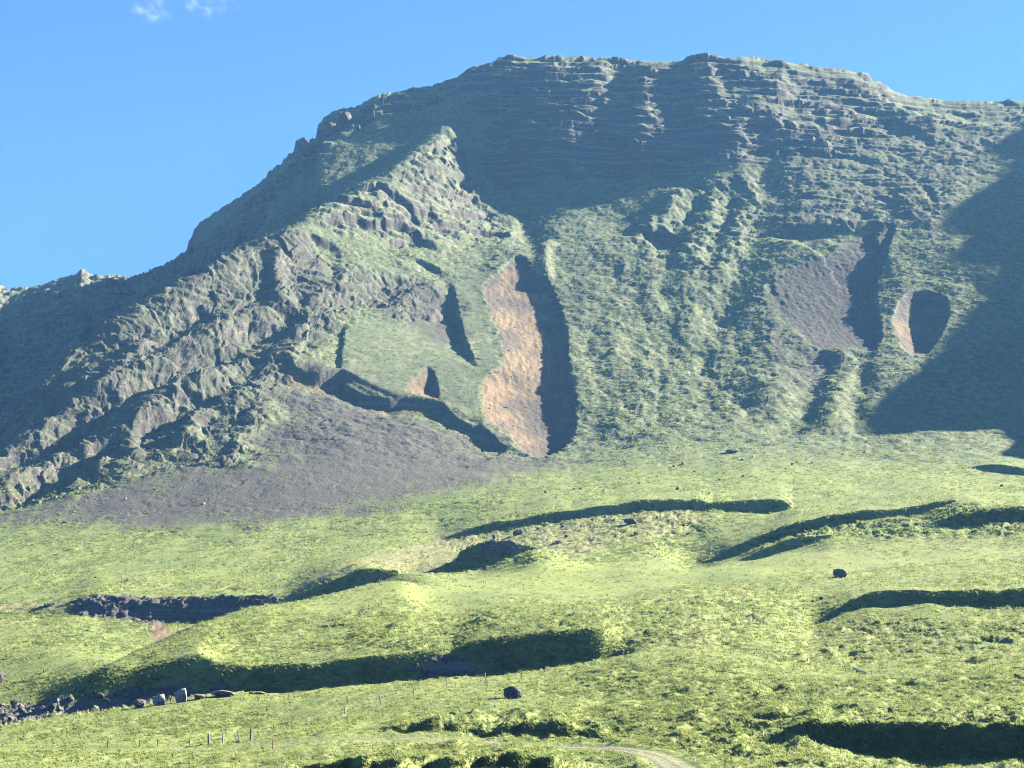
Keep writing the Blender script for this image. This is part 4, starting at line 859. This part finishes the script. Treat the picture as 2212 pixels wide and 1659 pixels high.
# ------------------------------------------------------------------ summit cairn
pc = np.array([*([ray(1077, 133)[0]*1572]), 1572, 0.0]); pc[2] = zat(pc[0], pc[1])[0]
cairn = bpy.data.objects.new('summit_cairn', None); col.objects.link(cairn); cairn.location = pc; tag(cairn, 'squat stone cairn with a thin mast on the skyline', 'cairn')
for k in range(26):
    lv = k//8; a = k*0.8 + lv; r_ = (1.25 - 0.22*lv)*(0.55 + 0.45*((k*7) % 3)/2)
    o = bpy.data.objects.new('stone', random.choice(BS)); col.objects.link(o); o.parent = cairn
    o.location = (r_*math.cos(a), r_*math.sin(a)*0.8, 0.3 + lv*0.62); o.scale = (0.5, 0.45, 0.4); o.rotation_euler = (0, 0, k*1.7)
    o.material_slots[0].link = 'OBJECT'; o.material_slots[0].material = M_DARK
v, f = post_mesh(4.6, 0.09); o = mesh_obj('mast', v, f, M_DWOOD, cairn); o.location = (1.35, 0, 0)

# ------------------------------------------------------------------ wisps of cloud, high and far beyond the mountain
def cloud(sx, sy, w_, h_, dist, label, seed, dens):
    u, t = ray(sx, sy); c_ = np.array([u*dist, dist, t*dist]); sx_ = w_*dist/4128/2; sz_ = h_*dist/4128/2
    bm = bmesh.new(); bmesh.ops.create_icosphere(bm, subdivisions=3, radius=1.0); me = bpy.data.meshes.new('cloud'); bm.to_mesh(me); bm.free()
    k = NT('cloud_vapour'); tc = k.n('ShaderNodeTexCoord').outputs['Object']
    mp = k.n('ShaderNodeMapping'); k.l(tc, mp.inputs[0]); mp.inputs['Scale'].default_value = (w_/h_*0.8, 0.6, 1.0); mp.inputs['Location'].default_value = (seed, seed*2, 0); mp.inputs['Rotation'].default_value = (0, 0.5, 0)
    nz = k.noise(mp.outputs[0], 1.3, 6, 0.6)
    ln = k.n('ShaderNodeVectorMath', operation='LENGTH'); k.l(tc, ln.inputs[0])
    dn = k.math('MULTIPLY', k.math('MULTIPLY', k.ramp(nz, 0.47, 0.8), k.ramp(ln.outputs['Value'], 1.0, 0.35)), dens)
    pv_ = k.n('ShaderNodeVolumePrincipled'); k.l(dn, pv_.inputs['Density']); pv_.inputs['Color'].default_value = (1, 1, 1, 1); pv_.inputs['Anisotropy'].default_value = 0.3
    k.l(pv_.outputs[0], k.out.inputs['Volume']); me.materials.append(k.m)
    o = bpy.data.objects.new('cloud', me); col.objects.link(o); o.location = c_; o.scale = (sx_, sx_*0.5, sz_); o['kind'] = 'stuff'; o['label'] = label
cloud(330, 22, 150, 75, 6500, 'thin hooked wisp of white cloud in the blue sky', 3.1, 0.0055)
cloud(445, 12, 180, 70, 6500, 'fainter spread wisp of white cloud beside the hooked one', 8.4, 0.004)

# ------------------------------------------------------------------ grass tufts: small blades standing out of the meadow
k = NT('grass_blades'); pos = k.n('ShaderNodeNewGeometry').outputs['Position']
gc = k.mix(k.ramp(k.noise(pos, 0.35, 3), 0.35, 0.65), C(.125, .17, .05), C(.235, .265, .085))
d1 = k.n('ShaderNodeBsdfDiffuse'); k.l(gc, d1.inputs[0]); t1_ = k.n('ShaderNodeBsdfTranslucent'); k.l(gc, t1_.inputs[0])
mx = k.n('ShaderNodeMixShader'); mx.inputs[0].default_value = 0.45; k.l(d1.outputs[0], mx.inputs[1]); k.l(t1_.outputs[0], mx.inputs[2]); k.l(mx.outputs[0], k.out.inputs[0])
M_BLADE = k.m
def tufts(name, n, wfun, size, blades, label):
    w_ = wfun.ravel().copy(); w_ /= w_.sum(); idx = RNG.choice(GX.size, n, p=w_)
    ci, ri = idx//NR, idx % NR; ci2 = np.clip(ci + 1, 0, NC - 1); ri2 = np.clip(ri + 1, 0, NR - 1)
    a_, b_ = RNG.random(n), RNG.random(n)
    def mixg(G): return (1 - a_)*(1 - b_)*G[ci, ri] + a_*(1 - b_)*G[ci2, ri] + (1 - a_)*b_*G[ci, ri2] + a_*b_*G[ci2, ri2]
    base = np.stack([mixg(GX), mixg(GY), mixg(GZ)], 1)
    sz = size(base)*RNG.uniform(0.55, 1.4, n)
    V = np.zeros((n, blades, 3, 3)); ang0 = RNG.uniform(0, 6.28, n)
    for k_ in range(blades):
        an = ang0 + k_*2.4; r_ = 0.8*np.sqrt((k_ + 0.3)/blades)*sz; c_, s_ = np.cos(an), np.sin(an)
        root = base + np.stack([c_*r_, s_*r_, -0.12*sz], 1); wd = 0.26*sz
        V[:, k_, 0] = root + np.stack([-s_*wd, c_*wd, 0*wd], 1); V[:, k_, 1] = root - np.stack([-s_*wd, c_*wd, 0*wd], 1)
        h_ = sz*RNG.uniform(0.35, 0.75, n)
        V[:, k_, 2] = root + np.stack([c_*r_*0.5 - 0.55*h_, s_*r_*0.5 - 0.3*h_, h_], 1)
    V = V.reshape(-1, 3).astype(np.float32); nt_ = n*blades
    me = bpy.data.meshes.new(name); me.vertices.add(len(V)); me.loops.add(nt_*3); me.polygons.add(nt_)
    me.vertices.foreach_set('co', V.ravel()); me.loops.foreach_set('vertex_index', np.arange(nt_*3, dtype=np.int32))
    me.polygons.foreach_set('loop_start', np.arange(0, nt_*3, 3, dtype=np.int32)); me.polygons.foreach_set('loop_total', np.full(nt_, 3, np.int32))
    me.update(); me.materials.append(M_BLADE); o = bpy.data.objects.new(name, me); col.objects.link(o); o['kind'] = 'stuff'; o['label'] = label
inview = ((SXF > -120) & (SXF < 2330) & (SYF2 < 1700)).astype(float)*(np.abs(U)[:, None] < 0.30)
bare = np.clip(1 - 1.1*np.maximum.reduce([rock, scree*0.9, brown, dry*0.75]), 0, 1)*(td > 2.0)
tufts('grass', 62000, inview*(1 - MTN)*bare*(0.06 + np.minimum(tus, 0.75))*(GY > 150), lambda P_: 0.2 + 0.0009*P_[:, 1], 6, 'tufts of green grass all over the meadows')
tufts('hillside_grass', 30000, inview*MTN*bare*np.clip(gm + 0.5*z_crag + 0.3*z_spur, 0, 1)*(SLOPE < 45), lambda P_: 0.85 + 0*P_[:, 1], 6, 'low tussocks of grass on the mountainside')
print('all', round(time.time() - T0, 1))
